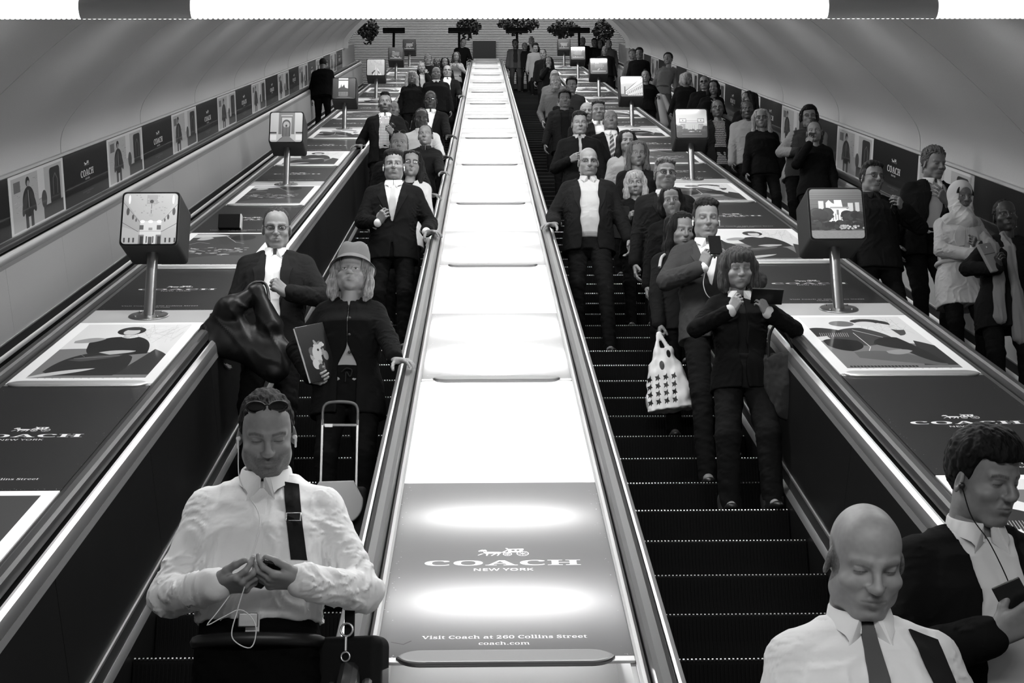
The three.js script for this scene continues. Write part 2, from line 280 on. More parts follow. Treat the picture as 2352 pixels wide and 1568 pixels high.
function collarGeo(at, r, o = {}) { // turned-down collar: a folded band round the neck, open in front
  const n = 30, gap = o.gap ?? 0.12, tip = o.tip ?? 0.045, pos = [], idx = [];
  for (let i = 0; i <= n; i++) {
    const t = i / n, a = lerp(gap, Math.PI * 2 - gap, t), c = Math.cos(a), s = Math.sin(a), fr = Math.pow(Math.max(0, c), 2.2), end = Math.pow(Math.abs(2 * t - 1), 14), base = -0.028 * c, R = r * (1 + 0.06 * fr), turn = (t < 0.5 ? 1 : -1) * (o.splay ?? 0.38) * end, C2 = Math.cos(a + turn), S2 = Math.sin(a + turn);
    const P = (dr, y) => pos.push(at[0] + s * (R + dr) * (1 + 0.0), at[1] + base + y - 0.0, at[2] + c * (R + dr) * 1.02 + (o.fwd ?? 0));
    const Q = (dr, y) => pos.push(at[0] + S2 * (R + dr), at[1] + base + y, at[2] + C2 * (R + dr) * 1.02);
    const drop = -0.006 - tip * fr * (0.35 + 0.65 * end), out = 0.017 + 0.012 * fr;
    P(0.002, -0.014); P(0.003, 0.03); P(0.008, 0.0335); P(0.0125, 0.028); Q(out + 0.004, drop); Q(out, drop - 0.001); P(0.008, 0.022); P(0.006, -0.014);
  }
  const m = 8; for (let i = 0; i < n; i++) for (let j = 0; j < m; j++) { const a = i * m + j, b = i * m + (j + 1) % m; idx.push(a, a + m, b, b, a + m, b + m); }
  for (let j = 1; j < m - 1; j++) { idx.push(0, j, j + 1); const e = n * m; idx.push(e, e + j + 1, e + j); }
  const g = new THREE.BufferGeometry(); g.setAttribute('position', new THREE.Float32BufferAttribute(pos, 3)); g.setIndex(idx);
  return toCreasedNormals(g, 0.9);
}
// ---------------------------------------------------------------- the tunnel: X across, s up the slope (30 degrees), n square to the slope; n = 0 is the line of step noses
const SLOPE = Math.PI / 6, S = [0, Math.sin(SLOPE), -Math.cos(SLOPE)], N = [0, Math.cos(SLOPE), Math.sin(SLOPE)], O = [0, 1.6 - 2.772 * N[1], -2.772 * N[2]];
const P = (X, s, n) => V(X, O[1] + s * S[1] + n * N[1], O[2] + s * S[2] + n * N[2]);
const XC = 0.076, TOP = 45.3, PITCH = 3.309;            // middle of the tunnel, end of the slope, pitch of the wall and deck panels
const tilt = new THREE.Matrix4().makeBasis(V(1, 0, 0), V(...N), V(-S[0], -S[1], -S[2]));   // local x across, y square to the slope, z down the slope
const onSlope = (geo, X, s, n) => geo.applyMatrix4(tilt).translate(...P(X, s, n).toArray());
// a prism along the slope: closed outline [[X, n] ...]
function along(outline, s0, s1, crease = 0.5) {
  const pos = [], idx = [], uv = [], m = outline.length; let len = 0; const L = outline.map((p, i) => { const q = outline[(i + 1) % m], l = len; len += Math.hypot(p[0] - q[0], p[1] - q[1]); return l; });
  let area = 0; outline.forEach((p, i) => { const q = outline[(i + 1) % m]; area += p[0] * q[1] - q[0] * p[1]; });
  const o = area < 0 ? outline : outline.slice().reverse();
  const flat = THREE.ShapeUtils.triangulateShape(o.map((p) => new THREE.Vector2(...p)), []);
  for (const s of [s0, s1]) o.forEach((p, i) => { pos.push(...P(p[0], s, p[1]).toArray()); uv.push(L[i], s); });
  for (let i = 0; i < m; i++) { const j = (i + 1) % m; idx.push(i, j, m + j, i, m + j, m + i); }
  for (const [a, b, c] of flat) { const up = (o[b][0] - o[a][0]) * (o[c][1] - o[a][1]) - (o[c][0] - o[a][0]) * (o[b][1] - o[a][1]) > 0; idx.push(...(up ? [a, b, c] : [a, c, b]), ...(up ? [m + a, m + c, m + b] : [m + a, m + b, m + c])); }
  const g = new THREE.BufferGeometry(); g.setAttribute('position', new THREE.Float32BufferAttribute(pos, 3)); g.setAttribute('uv', new THREE.Float32BufferAttribute(uv, 2)); g.setIndex(idx);
  return toCreasedNormals(g, crease);
}
const offset = (geo, base) => geo.translate(-base[0], -base[1], -base[2]);
function canvas(w, h, draw, srgb = true) { const c = document.createElement('canvas'); c.width = w; c.height = h; draw(c.getContext('2d'), w, h); const t = new THREE.CanvasTexture(c); if (srgb) t.colorSpace = THREE.SRGBColorSpace; t.anisotropy = 8; return t; }
const G = (v) => `rgb(${v | 0},${v | 0},${v | 0})`;
function grain(amount, size = 256, seed = 1) { const d = new Uint8Array(size * size * 4), r = mulberry(seed); for (let i = 0; i < size * size; i++) { const v = 255 - amount * r(); d.set([v, v, v, 255], i * 4); } const t = new THREE.DataTexture(d, size, size); t.magFilter = THREE.LinearFilter; t.wrapS = t.wrapT = THREE.RepeatWrapping; t.colorSpace = THREE.SRGBColorSpace; t.needsUpdate = true; return t; }
const steel = mat(0.72, 0.4, 1), satin = mat(0.5, 0.42, 1), rubber = mat(0.03, 0.36), black = mat(0.006, 0.5), darkPanel = mat(0.01, 0.42, 0, { specularIntensity: 0.3 }), paint = mat(0.5, 0.6);

// ---------------------------------------------------------------- prints
function carriage(c, x, y, w) { // a horse drawing a carriage: white emblem, x..x+w, wheels on y
  const u = w / 100, f = (...p) => { c.beginPath(); c.moveTo(x + p[0] * u, y - p[1] * u); for (let i = 2; i < p.length; i += 2) c.lineTo(x + p[i] * u, y - p[i + 1] * u); c.closePath(); c.fill(); };
  const ring = (a, b, r) => { c.lineWidth = 1.6 * u; c.beginPath(); c.arc(x + a * u, y - b * u, r * u, 0, 7); c.stroke(); for (let k = 0; k < 4; k++) { const t = k * Math.PI / 4; c.lineWidth = 0.9 * u; c.beginPath(); c.moveTo(x + (a + r * Math.cos(t)) * u, y - (b + r * Math.sin(t)) * u); c.lineTo(x + (a - r * Math.cos(t)) * u, y - (b - r * Math.sin(t)) * u); c.stroke(); } };
  for (const d of [0, 5]) { f(8 + d, 30, 2 + d, 24, 4 + d, 21, 10 + d, 24, 13 + d, 20, 38 + d, 19, 41 + d, 12, 39 + d, 10, 32 + d, 11, 16 + d, 10, 12 + d, 16, 14 + d, 26, 11 + d, 31); }
  f(14, 12, 8, 6, 3, 2, 1, 3, 8, 10); f(18, 12, 17, 0, 20, 0, 22, 11); f(34, 12, 29, 4, 26, 0, 29, 0, 33, 5, 38, 11); f(38, 13, 40, 5, 37, 0, 40, 0, 43, 6, 42, 14);
  f(38, 17, 62, 13, 62, 15, 38, 19); f(48, 18, 58, 30, 60, 29, 52, 17); f(58, 34, 60, 20, 56, 16, 84, 16, 88, 26, 90, 33, 88, 35, 60, 34); c.save(); c.fillStyle = c.dark; f(66, 31, 66, 23, 72, 23, 72, 31); f(76, 31, 76, 23, 81, 23, 81, 31); c.restore(); f(54, 38, 57, 32, 60, 34, 58, 38);
  ring(58, 8, 8); ring(87, 10, 11);
}
function wide(c, text, x0, x1, y, h, font) { c.font = `${font.includes('bold') ? 'bold ' : ''}100px ${font.replace('bold ', '')}`; const m = c.measureText(text); c.save(); c.translate(x0, y); c.scale((x1 - x0) / m.width, h / 73); c.fillText(text, 0, 0); c.restore(); }
function coachPanel(dark, w = 800, h = 1650, wear = 1) {
  return canvas(w, h, (c) => {
    c.fillStyle = G(dark); c.fillRect(0, 0, w, h); c.fillStyle = c.strokeStyle = G(238); c.dark = G(dark);
    const Y = (v) => h * (1 - v);
    carriage(c, w * 0.385, Y(0.508), w * 0.24); wide(c, 'COACH', w * 0.14, w * 0.857, Y(0.452), h * 0.029, 'bold serif'); wide(c, 'NEW YORK', w * 0.367, w * 0.637, Y(0.422), h * 0.0135, 'sans-serif');
    wide(c, 'Visit Coach at 260 Collins Street', w * 0.17, w * 0.828, Y(0.083), h * 0.0135, 'serif'); wide(c, 'coach.com', w * 0.394, w * 0.598, Y(0.055), h * 0.0125, 'serif');
    const r = mulberry(5); for (let i = 0; i < 90 * wear; i++) { const e = r() < 0.5; c.fillStyle = G(150 + 90 * r()); const x = e ? (r() < 0.5 ? r() * 0.05 : 1 - r() * 0.05) : r(), y = e ? r() : (0.985 + 0.015 * r()); c.fillRect(x * w, y * h, 1 + 5 * r(), 1 + 2 * r()); }
    c.strokeStyle = G(dark * 0.4); c.lineWidth = 4; c.beginPath(); c.moveTo(w * 0.05, Y(0.07)); c.lineTo(w * 0.1, Y(0.06)); c.lineTo(w * 0.13, Y(0.075)); c.stroke();
  });
}
// invented fashion photographs: a seated figure with a bag, on a white border
function photoPanel(kind, w = 640, h = 1240, glareWash = 0) {
  return canvas(w, h, (c) => {
    const r = mulberry(20 + kind), T = (v) => G(glareWash ? lerp(v, 250, glareWash) : v);
    c.fillStyle = G(240); c.fillRect(0, 0, w, h);
    const x0 = 0.09 * w, x1 = 0.92 * w, y0 = 0.035 * h, y1 = 0.92 * h; c.save(); c.beginPath(); c.rect(x0, y0, x1 - x0, y1 - y0); c.clip();
    const q = (X, Y) => [x0 + X * (x1 - x0), y1 - Y * (y1 - y0)], f = (t, ...p) => { c.fillStyle = T(t); c.beginPath(); c.moveTo(...q(p[0], p[1])); for (let i = 2; i + 3 < p.length; i += 4) c.quadraticCurveTo(...q(p[i], p[i + 1]), ...q(p[i + 2], p[i + 3])); c.closePath(); c.fill(); };
    const e = (t, X, Y, a, b, rot = 0) => { c.fillStyle = T(t); c.beginPath(); const [x, y] = q(X, Y); c.ellipse(x, y, a * (x1 - x0), b * (y1 - y0), rot, 0, 7); c.fill(); }, line = (t, lw, ...p) => { c.strokeStyle = T(t); c.lineWidth = lw; c.beginPath(); c.moveTo(...q(p[0], p[1])); for (let i = 2; i < p.length; i += 2) c.lineTo(...q(p[i], p[i + 1])); c.stroke(); };
    c.fillStyle = T(215); c.fillRect(0, 0, w, h);
    for (let i = 0; i < 130; i++) line(170 + 60 * r(), 1 + 2 * r(), 0.45 + 0.5 * r(), 0.62 + 0.38 * r(), 0.5 + 0.5 * r(), 0.62 + 0.38 * r());
    f(120, 0, 0, 0, 0.3, 0, 0.5, 0.4, 0.55, 1, 0.4, 1, 0.1, 1, 0); f(50, 0.7, 0.05, 0.8, 0.3, 0.86, 0.5, 0.95, 0.45, 1, 0.4, 1, 0.2, 1, 0.05);
    if (kind === 0) { // seated woman, dark jacket, dark bag on the lap
      e(40, 0.48, 0.86, 0.13, 0.085); e(190, 0.49, 0.84, 0.075, 0.06); e(60, 0.49, 0.9, 0.09, 0.025); f(175, 0.45, 0.78, 0.5, 0.72, 0.55, 0.78, 0.52, 0.72, 0.46, 0.7);
      f(34, 0.2, 0.62, 0.3, 0.74, 0.44, 0.74, 0.52, 0.68, 0.6, 0.74, 0.78, 0.68, 0.82, 0.42, 0.6, 0.38, 0.4, 0.34, 0.28, 0.4, 0.24, 0.5);
      f(150, 0.05, 0.66, 0.2, 0.76, 0.32, 0.7, 0.24, 0.6, 0.06, 0.62); f(38, 0.08, 0.1, 0.1, 0.34, 0.3, 0.42, 0.6, 0.46, 0.72, 0.36, 0.8, 0.16, 0.7, 0.04, 0.4, 0.04, 0.2, 0.04);
      f(180, 0.38, 0.44, 0.5, 0.5, 0.7, 0.47, 0.72, 0.44, 0.5, 0.4); f(72, 0.18, 0.3, 0.4, 0.42, 0.62, 0.4, 0.6, 0.34, 0.3, 0.28); line(170, 5, 0.22, 0.33, 0.6, 0.38); line(120, 4, 0.12, 0.5, 0.3, 0.36);
      f(200, 0, 0.02, 0.2, 0.14, 0.5, 0.16, 0.4, 0.08, 0, 0.0);
    } else if (kind === 1) { // reclining woman, long boots
      e(55, 0.62, 0.9, 0.15, 0.05); e(205, 0.6, 0.84, 0.11, 0.055); e(110, 0.36, 0.85, 0.12, 0.06); f(50, 0.74, 0.92, 0.86, 0.9, 0.82, 0.82, 0.76, 0.84, 0.7, 0.88);
      f(66, 0.1, 0.6, 0.3, 0.78, 0.5, 0.76, 0.66, 0.68, 0.7, 0.56, 0.6, 0.44, 0.4, 0.4, 0.2, 0.42, 0.12, 0.5); f(45, 0.0, 0.75, 0.1, 0.8, 0.3, 0.7, 0.2, 0.6, 0, 0.58); for (let i = 0; i < 14; i++) line(210, 2, 0.06 + i * 0.02, 0.66, 0.04 + i * 0.02, 0.58);
      f(30, 0.02, 0.5, 0.1, 0.58, 0.34, 0.5, 0.4, 0.36, 0.2, 0.3, 0.06, 0.32, 0.02, 0.42); line(220, 5, 0.4, 0.72, 0.7, 0.5); line(220, 4, 0.38, 0.66, 0.4, 0.38, 0.32, 0.26);
      f(96, 0.2, 0.28, 0.5, 0.36, 0.75, 0.2, 0.96, 0.1, 0.9, 0.04, 0.5, 0.1, 0.2, 0.18); f(40, 0.5, 0.5, 0.62, 0.6, 0.74, 0.56, 0.88, 0.3, 0.92, 0.08, 0.8, 0.06, 0.66, 0.34, 0.55, 0.36, 0.46, 0.44); f(150, 0.5, 0.3, 0.7, 0.36, 0.74, 0.3, 0.6, 0.2, 0.5, 0.26);
      f(70, 0.78, 0.74, 0.84, 0.7, 0.9, 0.72, 0.88, 0.6, 0.8, 0.6); for (let i = 0; i < 20; i++) e(20, 0.05 + i * 0.03, 0.03, 0.012, 0.012);
    } else { // car bonnet with a figure behind
      c.fillStyle = T(62); c.fillRect(0, 0, w, h); f(190, 0, 0.98, 0.3, 1.0, 0.46, 0.93, 0.3, 0.88, 0, 0.86); f(170, 0.1, 0.86, 0.22, 0.92, 0.28, 0.84, 0.2, 0.74, 0.08, 0.78); line(150, 7, 0.42, 0.92, 0.62, 0.7, 0.74, 0.66);
      e(30, 0.66, 0.86, 0.16, 0.1); for (let i = 0; i < 60; i++) e(90 + 120 * r(), 0.1 + 0.75 * r(), 0.28 + 0.24 * r(), 0.01 + 0.04 * r(), 0.004 + 0.008 * r()); line(200, 5, 0, 0.42, 0.2, 0.45, 0.35, 0.4); line(200, 4, 0.02, 0.6, 0.14, 0.7, 0.3, 0.66); f(80, 0, 0, 0.1, 0.2, 0.5, 0.26, 0.9, 0.3, 1, 0.2, 1, 0.1, 1, 0);
    }
    c.restore(); c.fillStyle = T(60); for (let i = 0; i < 14; i++) c.fillRect(x0 + (0.1 + 0.06 * i) * (x1 - x0), y1 + 2 + 4 * r(), 12 * r(), 3);
  });
}
const deckCoach = coachPanel(34), deckPhoto = [0, 1, 2].map((k) => photoPanel(k)), litCoach = coachPanel(84, 800, 1650, 1.5), litPhoto = photoPanel(2, 640, 1240, 0.62);  // litPhoto: backlight glare is put into the print by paling its tones
const wallCoach = canvas(660, 330, (c, w, h) => { c.fillStyle = G(26); c.fillRect(0, 0, w, h); c.fillStyle = c.strokeStyle = G(225); c.dark = G(26); carriage(c, w * 0.44, h * 0.33, w * 0.12); wide(c, 'COACH', w * 0.35, w * 0.65, h * 0.53, h * 0.13, 'bold serif'); wide(c, 'NEW YORK', w * 0.45, w * 0.55, h * 0.6, h * 0.035, 'sans-serif'); c.fillStyle = G(120); wide(c, 'Visit Coach at 260 Collins Street', w * 0.38, w * 0.62, h * 0.84, h * 0.03, 'serif'); wide(c, 'coach.com', w * 0.46, w * 0.54, h * 0.88, h * 0.028, 'serif'); });
const wallPhotos = [0, 1, 2].map((k) => canvas(640, 330, (c, w, h) => {
  const r = mulberry(60 + k); c.fillStyle = G(215); c.fillRect(0, 0, w, h); c.fillStyle = G(176); c.fillRect(w * 0.04, h * 0.05, w * 0.92, h * 0.9);
  const e = (t, x, y, a, b, rot = 0) => { c.fillStyle = G(t); c.beginPath(); c.ellipse(x * w, y * h, a * w, b * h, rot, 0, 7); c.fill(); };
  for (let i = 0; i < 70; i++) { c.strokeStyle = G(120 + 80 * r()); c.lineWidth = 1 + 2 * r(); c.beginPath(); const x = (0.05 + 0.5 * r()) * w, y = (0.06 + 0.6 * r()) * h; c.moveTo(x, y); c.lineTo(x + 40 * r(), y + 10 * (r() - 0.5)); c.stroke(); }
  c.fillStyle = G(205); c.fillRect(w * 0.5, h * 0.05, w * 0.12, h * 0.5); c.fillStyle = G(105); c.fillRect(w * 0.08, h * 0.12, w * 0.11, h * 0.18);
  const X = [0.28, 0.24, 0.32][k]; e(40, X, 0.18, 0.035, 0.085); e(150, X + 0.008, 0.22, 0.022, 0.06); e(50, X, 0.52, 0.105, 0.26); e(70, X - 0.07, 0.55, 0.035, 0.2, 0.4); e(60, X + 0.08, 0.55, 0.035, 0.2, -0.4); c.fillStyle = G(56); c.fillRect((X - 0.07) * w, h * 0.62, w * 0.05, h * 0.34); c.fillRect((X + 0.02) * w, h * 0.62, w * 0.05, h * 0.34); c.fillStyle = G(170); c.fillRect((X - 0.004) * w, h * 0.32, w * 0.008, h * 0.3);
  c.fillStyle = G(48); c.beginPath(); c.roundRect(w * 0.72, h * 0.1, w * 0.2, h * 0.72, 22); c.fill(); c.strokeStyle = G(130); c.lineWidth = 4; c.beginPath(); c.moveTo(w * 0.78, h * 0.6); c.lineTo(w * 0.79, h * 0.3); c.lineTo(w * 0.83, h * 0.22); c.lineTo(w * 0.87, h * 0.34); c.lineTo(w * 0.86, h * 0.6); c.stroke(); c.fillStyle = G(66); c.fillRect(w * 0.58, h * 0.72, w * 0.38, h * 0.23); e(80, 0.6, 0.6, 0.05, 0.16);
}));
// pictures on the lit boxes: town views, drawn plainly
function signPicture(k) {
  return canvas(320, 320, (c, w, h) => {
    const r = mulberry(90 + k), R = (t, x, y, a, b) => { c.fillStyle = G(t); c.fillRect(x * w, y * h, a * w, b * h); }, poly = (t, ...p) => { c.fillStyle = G(t); c.beginPath(); for (let i = 0; i < p.length; i += 2) c.lineTo(p[i] * w, p[i + 1] * h); c.closePath(); c.fill(); }, el = (t, x, y, a, b) => { c.fillStyle = G(t); c.beginPath(); c.ellipse(x * w, y * h, a * w, b * h, 0, 0, 7); c.fill(); }, ln = (t, lw, ...p) => { c.strokeStyle = G(t); c.lineWidth = lw; c.beginPath(); for (let i = 0; i < p.length; i += 2) c.lineTo(p[i] * w, p[i + 1] * h); c.stroke(); };
    const trees = (t0, y0, n, x0 = 0, x1 = 1, s = 0.06) => { for (let i = 0; i < n; i++) el(t0 + 30 * r(), x0 + (x1 - x0) * r(), y0 + 0.12 * r(), s * (0.5 + r()), s * (0.4 + 0.6 * r())); };
    if (k === 0) { R(172, 0, 0, 1, 1); poly(158, 0, 0.1, 0.33, 0.56, 0.33, 0.76, 0, 0.66); poly(178, 1, 0.1, 0.72, 0.56, 0.72, 0.76, 1, 0.66); R(205, 0.33, 0.55, 0.39, 0.45); for (const s of [0, 1]) { const X = (x) => s ? 1.03 - x : x; ln(90, 3, X(0), 0.58, X(0.3), 0.76); ln(90, 2, X(0), 0.18, X(0.33), 0.58); for (const [x, y, q] of [[0.09, 0.36, 0.075], [0.19, 0.47, 0.05], [0.25, 0.53, 0.035]]) el(70, X(x), y, q * 0.38, q); for (const x of [0.05, 0.14, 0.22]) R(60, X(x) - 0.015, 0.88 - 0.0 * x, 0.03, 0.09); el(235, X(0.11), 0.12, 0.02, 0.09); } ln(120, 2, 0.3, 0.75, 0.75, 0.75); for (const x of [0.33, 0.48, 0.64]) { el(235, x + 0.04, 0.56, 0.045, 0.03); } for (const x of [0.34, 0.66]) { R(90, x - 0.02, 0.63, 0.075, 0.09); R(120, x - 0.03, 0.82, 0.1, 0.18); R(50, x, 0.85, 0.06, 0.15); } R(140, 0.49, 0.68, 0.07, 0.05); for (const x of [0.45, 0.57]) R(50, x, 0.85, 0.02, 0.13); R(80, 0.49, 0.86, 0.07, 0.14); ln(70, 3, 0.52, 0.16, 0.52, 0.42); el(60, 0.52, 0.16, 0.035, 0.035); el(165, 0.52, 0.43, 0.04, 0.035); R(150, 0.43, 0.03, 0.2, 0.18); el(60, 0.52, 0.16, 0.035, 0.035); for (let i = 0; i < 40; i++) R(140 + 40 * r(), 0.2 + 0.6 * r(), 0.4 * r(), 0.03, 0.02); }
    else if (k === 1) { R(86, 0, 0, 1, 1); for (let i = 0; i < 60; i++) R(78 + 30 * r() * (1 - i / 60), 0, i / 100, 1, 0.02); R(205, 0.16, 0.24, 0.1, 0.2); R(195, 0.72, 0.28, 0.1, 0.2); R(185, 0.86, 0.27, 0.08, 0.2); poly(225, 0.3, 0.6, 0.3, 0.28, 0.36, 0.22, 0.42, 0.28, 0.46, 0.3, 0.46, 0.22, 0.6, 0.22, 0.62, 0.36, 0.74, 0.42, 0.74, 0.66, 0.4, 0.72); R(120, 0.5, 0.42, 0.04, 0.1); for (let i = 0; i < 6; i++) R(110, 0.42 + i * 0.05, 0.5 + 0.02 * r(), 0.014, 0.12); R(150, 0.38, 0.36, 0.36, 0.03); trees(26, 0.46, 60, 0.0, 0.36, 0.09); trees(30, 0.5, 60, 0.68, 1.05, 0.08); trees(28, 0.68, 110, 0, 1, 0.06); for (let i = 0; i < 24; i++) el(150 + 60 * r(), 0.55 + 0.45 * r(), 0.74 + 0.06 * r(), 0.025, 0.02); R(132, 0, 0.84, 1, 0.16); for (let i = 0; i < 200; i++) R(120 + 30 * r(), r(), 0.84 + 0.16 * r(), 0.03, 0.006); }
    else if (k === 2) { R(170, 0, 0, 1, 1); R(100, 0.26, 0, 0.5, 0.74); R(150, 0.33, 0.08, 0.36, 0.05); R(80, 0.33, 0.13, 0.36, 0.03); R(165, 0.36, 0.17, 0.3, 0.6); el(60, 0.5, 0.4, 0.13, 0.16); R(60, 0.37, 0.4, 0.26, 0.42); el(150, 0.5, 0.42, 0.1, 0.12); R(90, 0.4, 0.5, 0.2, 0.32); el(40, 0.5, 0.45, 0.03, 0.04); ln(60, 4, 0.5, 0.5, 0.5, 0.8); for (const x of [0.0, 0.8]) { R(60, x, 0.66, 0.2, 0.06); R(205, x, 0.76, 0.2, 0.18); } poly(110, 0.4, 0.82, 0.6, 0.82, 0.8, 1, 0.2, 1); poly(60, 0.3, 0.9, 0.4, 0.82, 0.42, 0.82, 0.24, 0.98); }
    else if (k === 3) { R(170, 0, 0, 1, 1); for (let i = 0; i < 30; i++) R(140 + i * 2, 0, i / 60, 1, 0.02); for (const x of [0.12, 0.7]) { ln(60, 4, x, 0.33, x + 0.2, 0.33, x + 0.2, 0.45, x, 0.45, x, 0.33); el(70, x + 0.1, 0.39, 0.02, 0.02); R(130, x + 0.02, 0.5, 0.16, 0.3); } ln(50, 4, 0.08, 0.46, 0.92, 0.46); ln(60, 3, 0.3, 0.4, 0.72, 0.4); ln(70, 3, 0.3, 0.5, 0.72, 0.5); for (let i = 0; i < 26; i++) R(120 + 60 * r(), 0.1 + 0.8 * r(), 0.56, 0.012, 0.26); trees(36, 0.72, 70, 0, 1, 0.05); trees(36, 0.6, 20, -0.02, 0.12, 0.08); trees(36, 0.64, 20, 0.86, 1.02, 0.08); R(40, 0, 0.8, 1, 0.2); R(110, 0.18, 0.87, 0.64, 0.015); }
    else if (k === 4) { R(160, 0, 0, 1, 1); poly(200, 1, 0.0, 1, 1, 0.2, 1, 0.22, 0.74); ln(50, 9, 0.2, 0.74, 1, 0.02); ln(90, 5, 0.2, 0.82, 1, 0.3); for (let i = 0; i < 9; i++) { const x = 0.3 + i * 0.08; R(80, x, 0.84 - (x - 0.2) * 0.55, 0.028, 0.1 + x * 0.05); R(90, x, 0.95 - (x - 0.2) * 0.2, 0.026, 0.08); ln(110, 2, x + 0.045, 1, x + 0.045, 0.78 - (x - 0.2) * 0.8); } R(60, 0.15, 0.5, 0.06, 0.45); trees(50, 0.9, 30, 0, 0.3, 0.05); R(56, 0, 0.95, 1, 0.05); }
    else if (k === 5) { R(50, 0, 0, 1, 1); for (let i = 0; i < 30; i++) ln(84, 2, 0, i / 24, 0.25, 0.1 + i / 30); for (let i = 0; i < 30; i++) ln(84, 2, 1, i / 24, 0.75, 0.1 + i / 30); R(215, 0.25, 0.0, 0.42, 0.07); R(225, 0.25, 0.12, 0.42, 0.4); poly(70, 0.25, 0.62, 0.25, 0.5, 0.34, 0.44, 0.36, 0.28, 0.4, 0.44, 0.5, 0.3, 0.54, 0.46, 0.67, 0.5, 0.67, 0.62); R(130, 0.25, 0.66, 0.42, 0.2); for (let i = 0; i < 9; i++) R(70, 0.26 + i * 0.045, 0.68, 0.015, 0.15); poly(95, 0.1, 0.98, 0.34, 0.88, 0.6, 0.88, 0.95, 0.98); }
    else if (k === 6) { R(165, 0, 0, 1, 1); poly(215, 0.3, 1, 0.52, 0.5, 0.75, 1); for (let i = 0; i < 6; i++) poly(150 + 60 * (i % 2), 0.25 + i * 0.08, 1, 0.5, 0.45 - 0.05 * i, 0.56, 0.5, 0.4 + i * 0.09, 1); poly(50, 0.26, 0.84, 0.46, 0.66, 0.48, 0.7, 0.3, 0.96); poly(90, 0.66, 0.9, 0.6, 0.7, 0.7, 0.78, 0.74, 0.92); for (let i = 0; i < 20; i++) ln(130, 2, r(), 0, r(), 0.4); }
    else { R(40, 0, 0, 1, 1); trees(30, 0.3, 60); for (let i = 0; i < 14; i++) el(150 + 80 * r(), 0.2 + 0.6 * r(), 0.3 + 0.5 * r(), 0.03, 0.025); R(60 + 30 * (k % 3), 0.25, 0.35, 0.5, 0.3); for (let i = 0; i < 7; i++) R(120, 0.28 + i * 0.065, 0.4, 0.02, 0.18); R(150, 0.1, 0.8, 0.8, 0.06); }
  });
}

// ---------------------------------------------------------------- floor, walls, vault, upper hall
const tunnelWall = mat(0.42, 0.55), vaultPaint = new THREE.MeshPhysicalMaterial({ color: grey(0.5), roughness: 0.6, map: grain(26, 256, 3) }); vaultPaint.map.repeat.set(3, 3);
const concrete = new THREE.MeshPhysicalMaterial({ color: grey(0.25), roughness: 0.8, map: grain(60, 256, 4) });
struct('floor', new THREE.BoxGeometry(9.4, 0.3, 11).translate(XC, -0.15, 3.3), concrete);
const boxAt = (x0, x1, y0, y1, z0, z1) => new THREE.BoxGeometry(x1 - x0, y1 - y0, z1 - z0).translate((x0 + x1) / 2, (y0 + y1) / 2, (z0 + z1) / 2);
struct('wall_back', boxAt(-4.6, 4.75, -0.3, 3.9, 8.6, 8.8), paint);
struct('ceiling', boxAt(-4.6, 4.75, 3.5, 3.7, -2.3, 8.7), paint);
const HALF = [[4.126, 1.28], [4.12, 1.42], [4.08, 1.54], [3.98, 1.68], [3.86, 1.81], [3.52, 2.12], [3.07, 2.49], [2.55, 2.84], [1.95, 3.12], [1.25, 3.34], [0.6, 3.43], [0, 3.46]];
{ // the vault: one panel for every pitch, a dark joint between, a shell behind
  const vault = new THREE.Group(); vault.name = 'ceiling_vault'; vault.userData.kind = 'structure'; scene.add(vault);
  const curve = new THREE.CatmullRomCurve3(HALF.map((p) => V(p[0], p[1], 0)), false, 'centripetal').getPoints(44), arc = [...curve.map((p) => [-p.x, p.y]), ...curve.slice(0, -1).reverse().map((p) => [p.x, p.y])];
  const shell = (k) => arc.map(([x, n], i) => { const a = arc[Math.max(0, i - 1)], b = arc[Math.min(arc.length - 1, i + 1)], l = Math.hypot(b[0] - a[0], b[1] - a[1]); return [x - (b[1] - a[1]) / l * k, n + (b[0] - a[0]) / l * k]; });
  const solid = (k0, k1) => [...shell(k0), ...shell(k1).reverse()].map(([x, n]) => [x + XC, n]);
  const piece = solid(0, 0.025), J = 0.022, VS = 2.6;
  for (let k = -4; k <= 8; k++) { const s0 = 14.01 + PITCH * k, s1 = Math.min(s0 + PITCH, 42.6); if (s1 < VS) continue; part('vault_panel', along(piece, Math.max(s0, VS) + J / 2, s1 - J / 2, 0.3), vaultPaint, vault); }
  part('vault_shell', along(solid(0.03, 0.2), VS, 42.6, 0.3), black, vault);
  { const w = new THREE.Shape([[-4.5, -1], [4.5, -1], [4.5, 4.6], [-4.5, 4.6]].map((p) => new THREE.Vector2(...p))); w.holes.push(new THREE.Path([...shell(0.02), [4.106, -0.9], [-4.106, -0.9]].map((p) => new THREE.Vector2(...p)))); part('portal_wall', onSlope(new THREE.ExtrudeGeometry(w, { depth: 0.1, bevelEnabled: false }), XC, VS, 0), paint, vault); }
  part('portal_trim', along(solid(-0.12, 0.2), 42.6, 42.9, 0.3), mat(0.6, 0.6), vault);
}
for (const [side, g] of [['left', -1], ['right', 1]]) { // side walls, rail over the posters
  const X = (d) => XC + g * d;
  struct(`wall_${side}`, merge([along([[X(4.126), -1.6], [X(4.4), -1.6], [X(4.4), 1.3], [X(4.126), 1.3]], -2.4, TOP + 1), boxAt(Math.min(X(4.126), X(4.5)), Math.max(X(4.126), X(4.5)), -0.3, 3.9, -3.2, 8.8)]), tunnelWall);
  struct(`trim_${g < 0 ? 1 : 2}`, along([[X(4.085), 1.283], [X(4.1), 1.3], [X(4.12), 1.305], [X(4.126), 1.275], [X(4.1), 1.27]], 1.5, 42.6), satin);
}
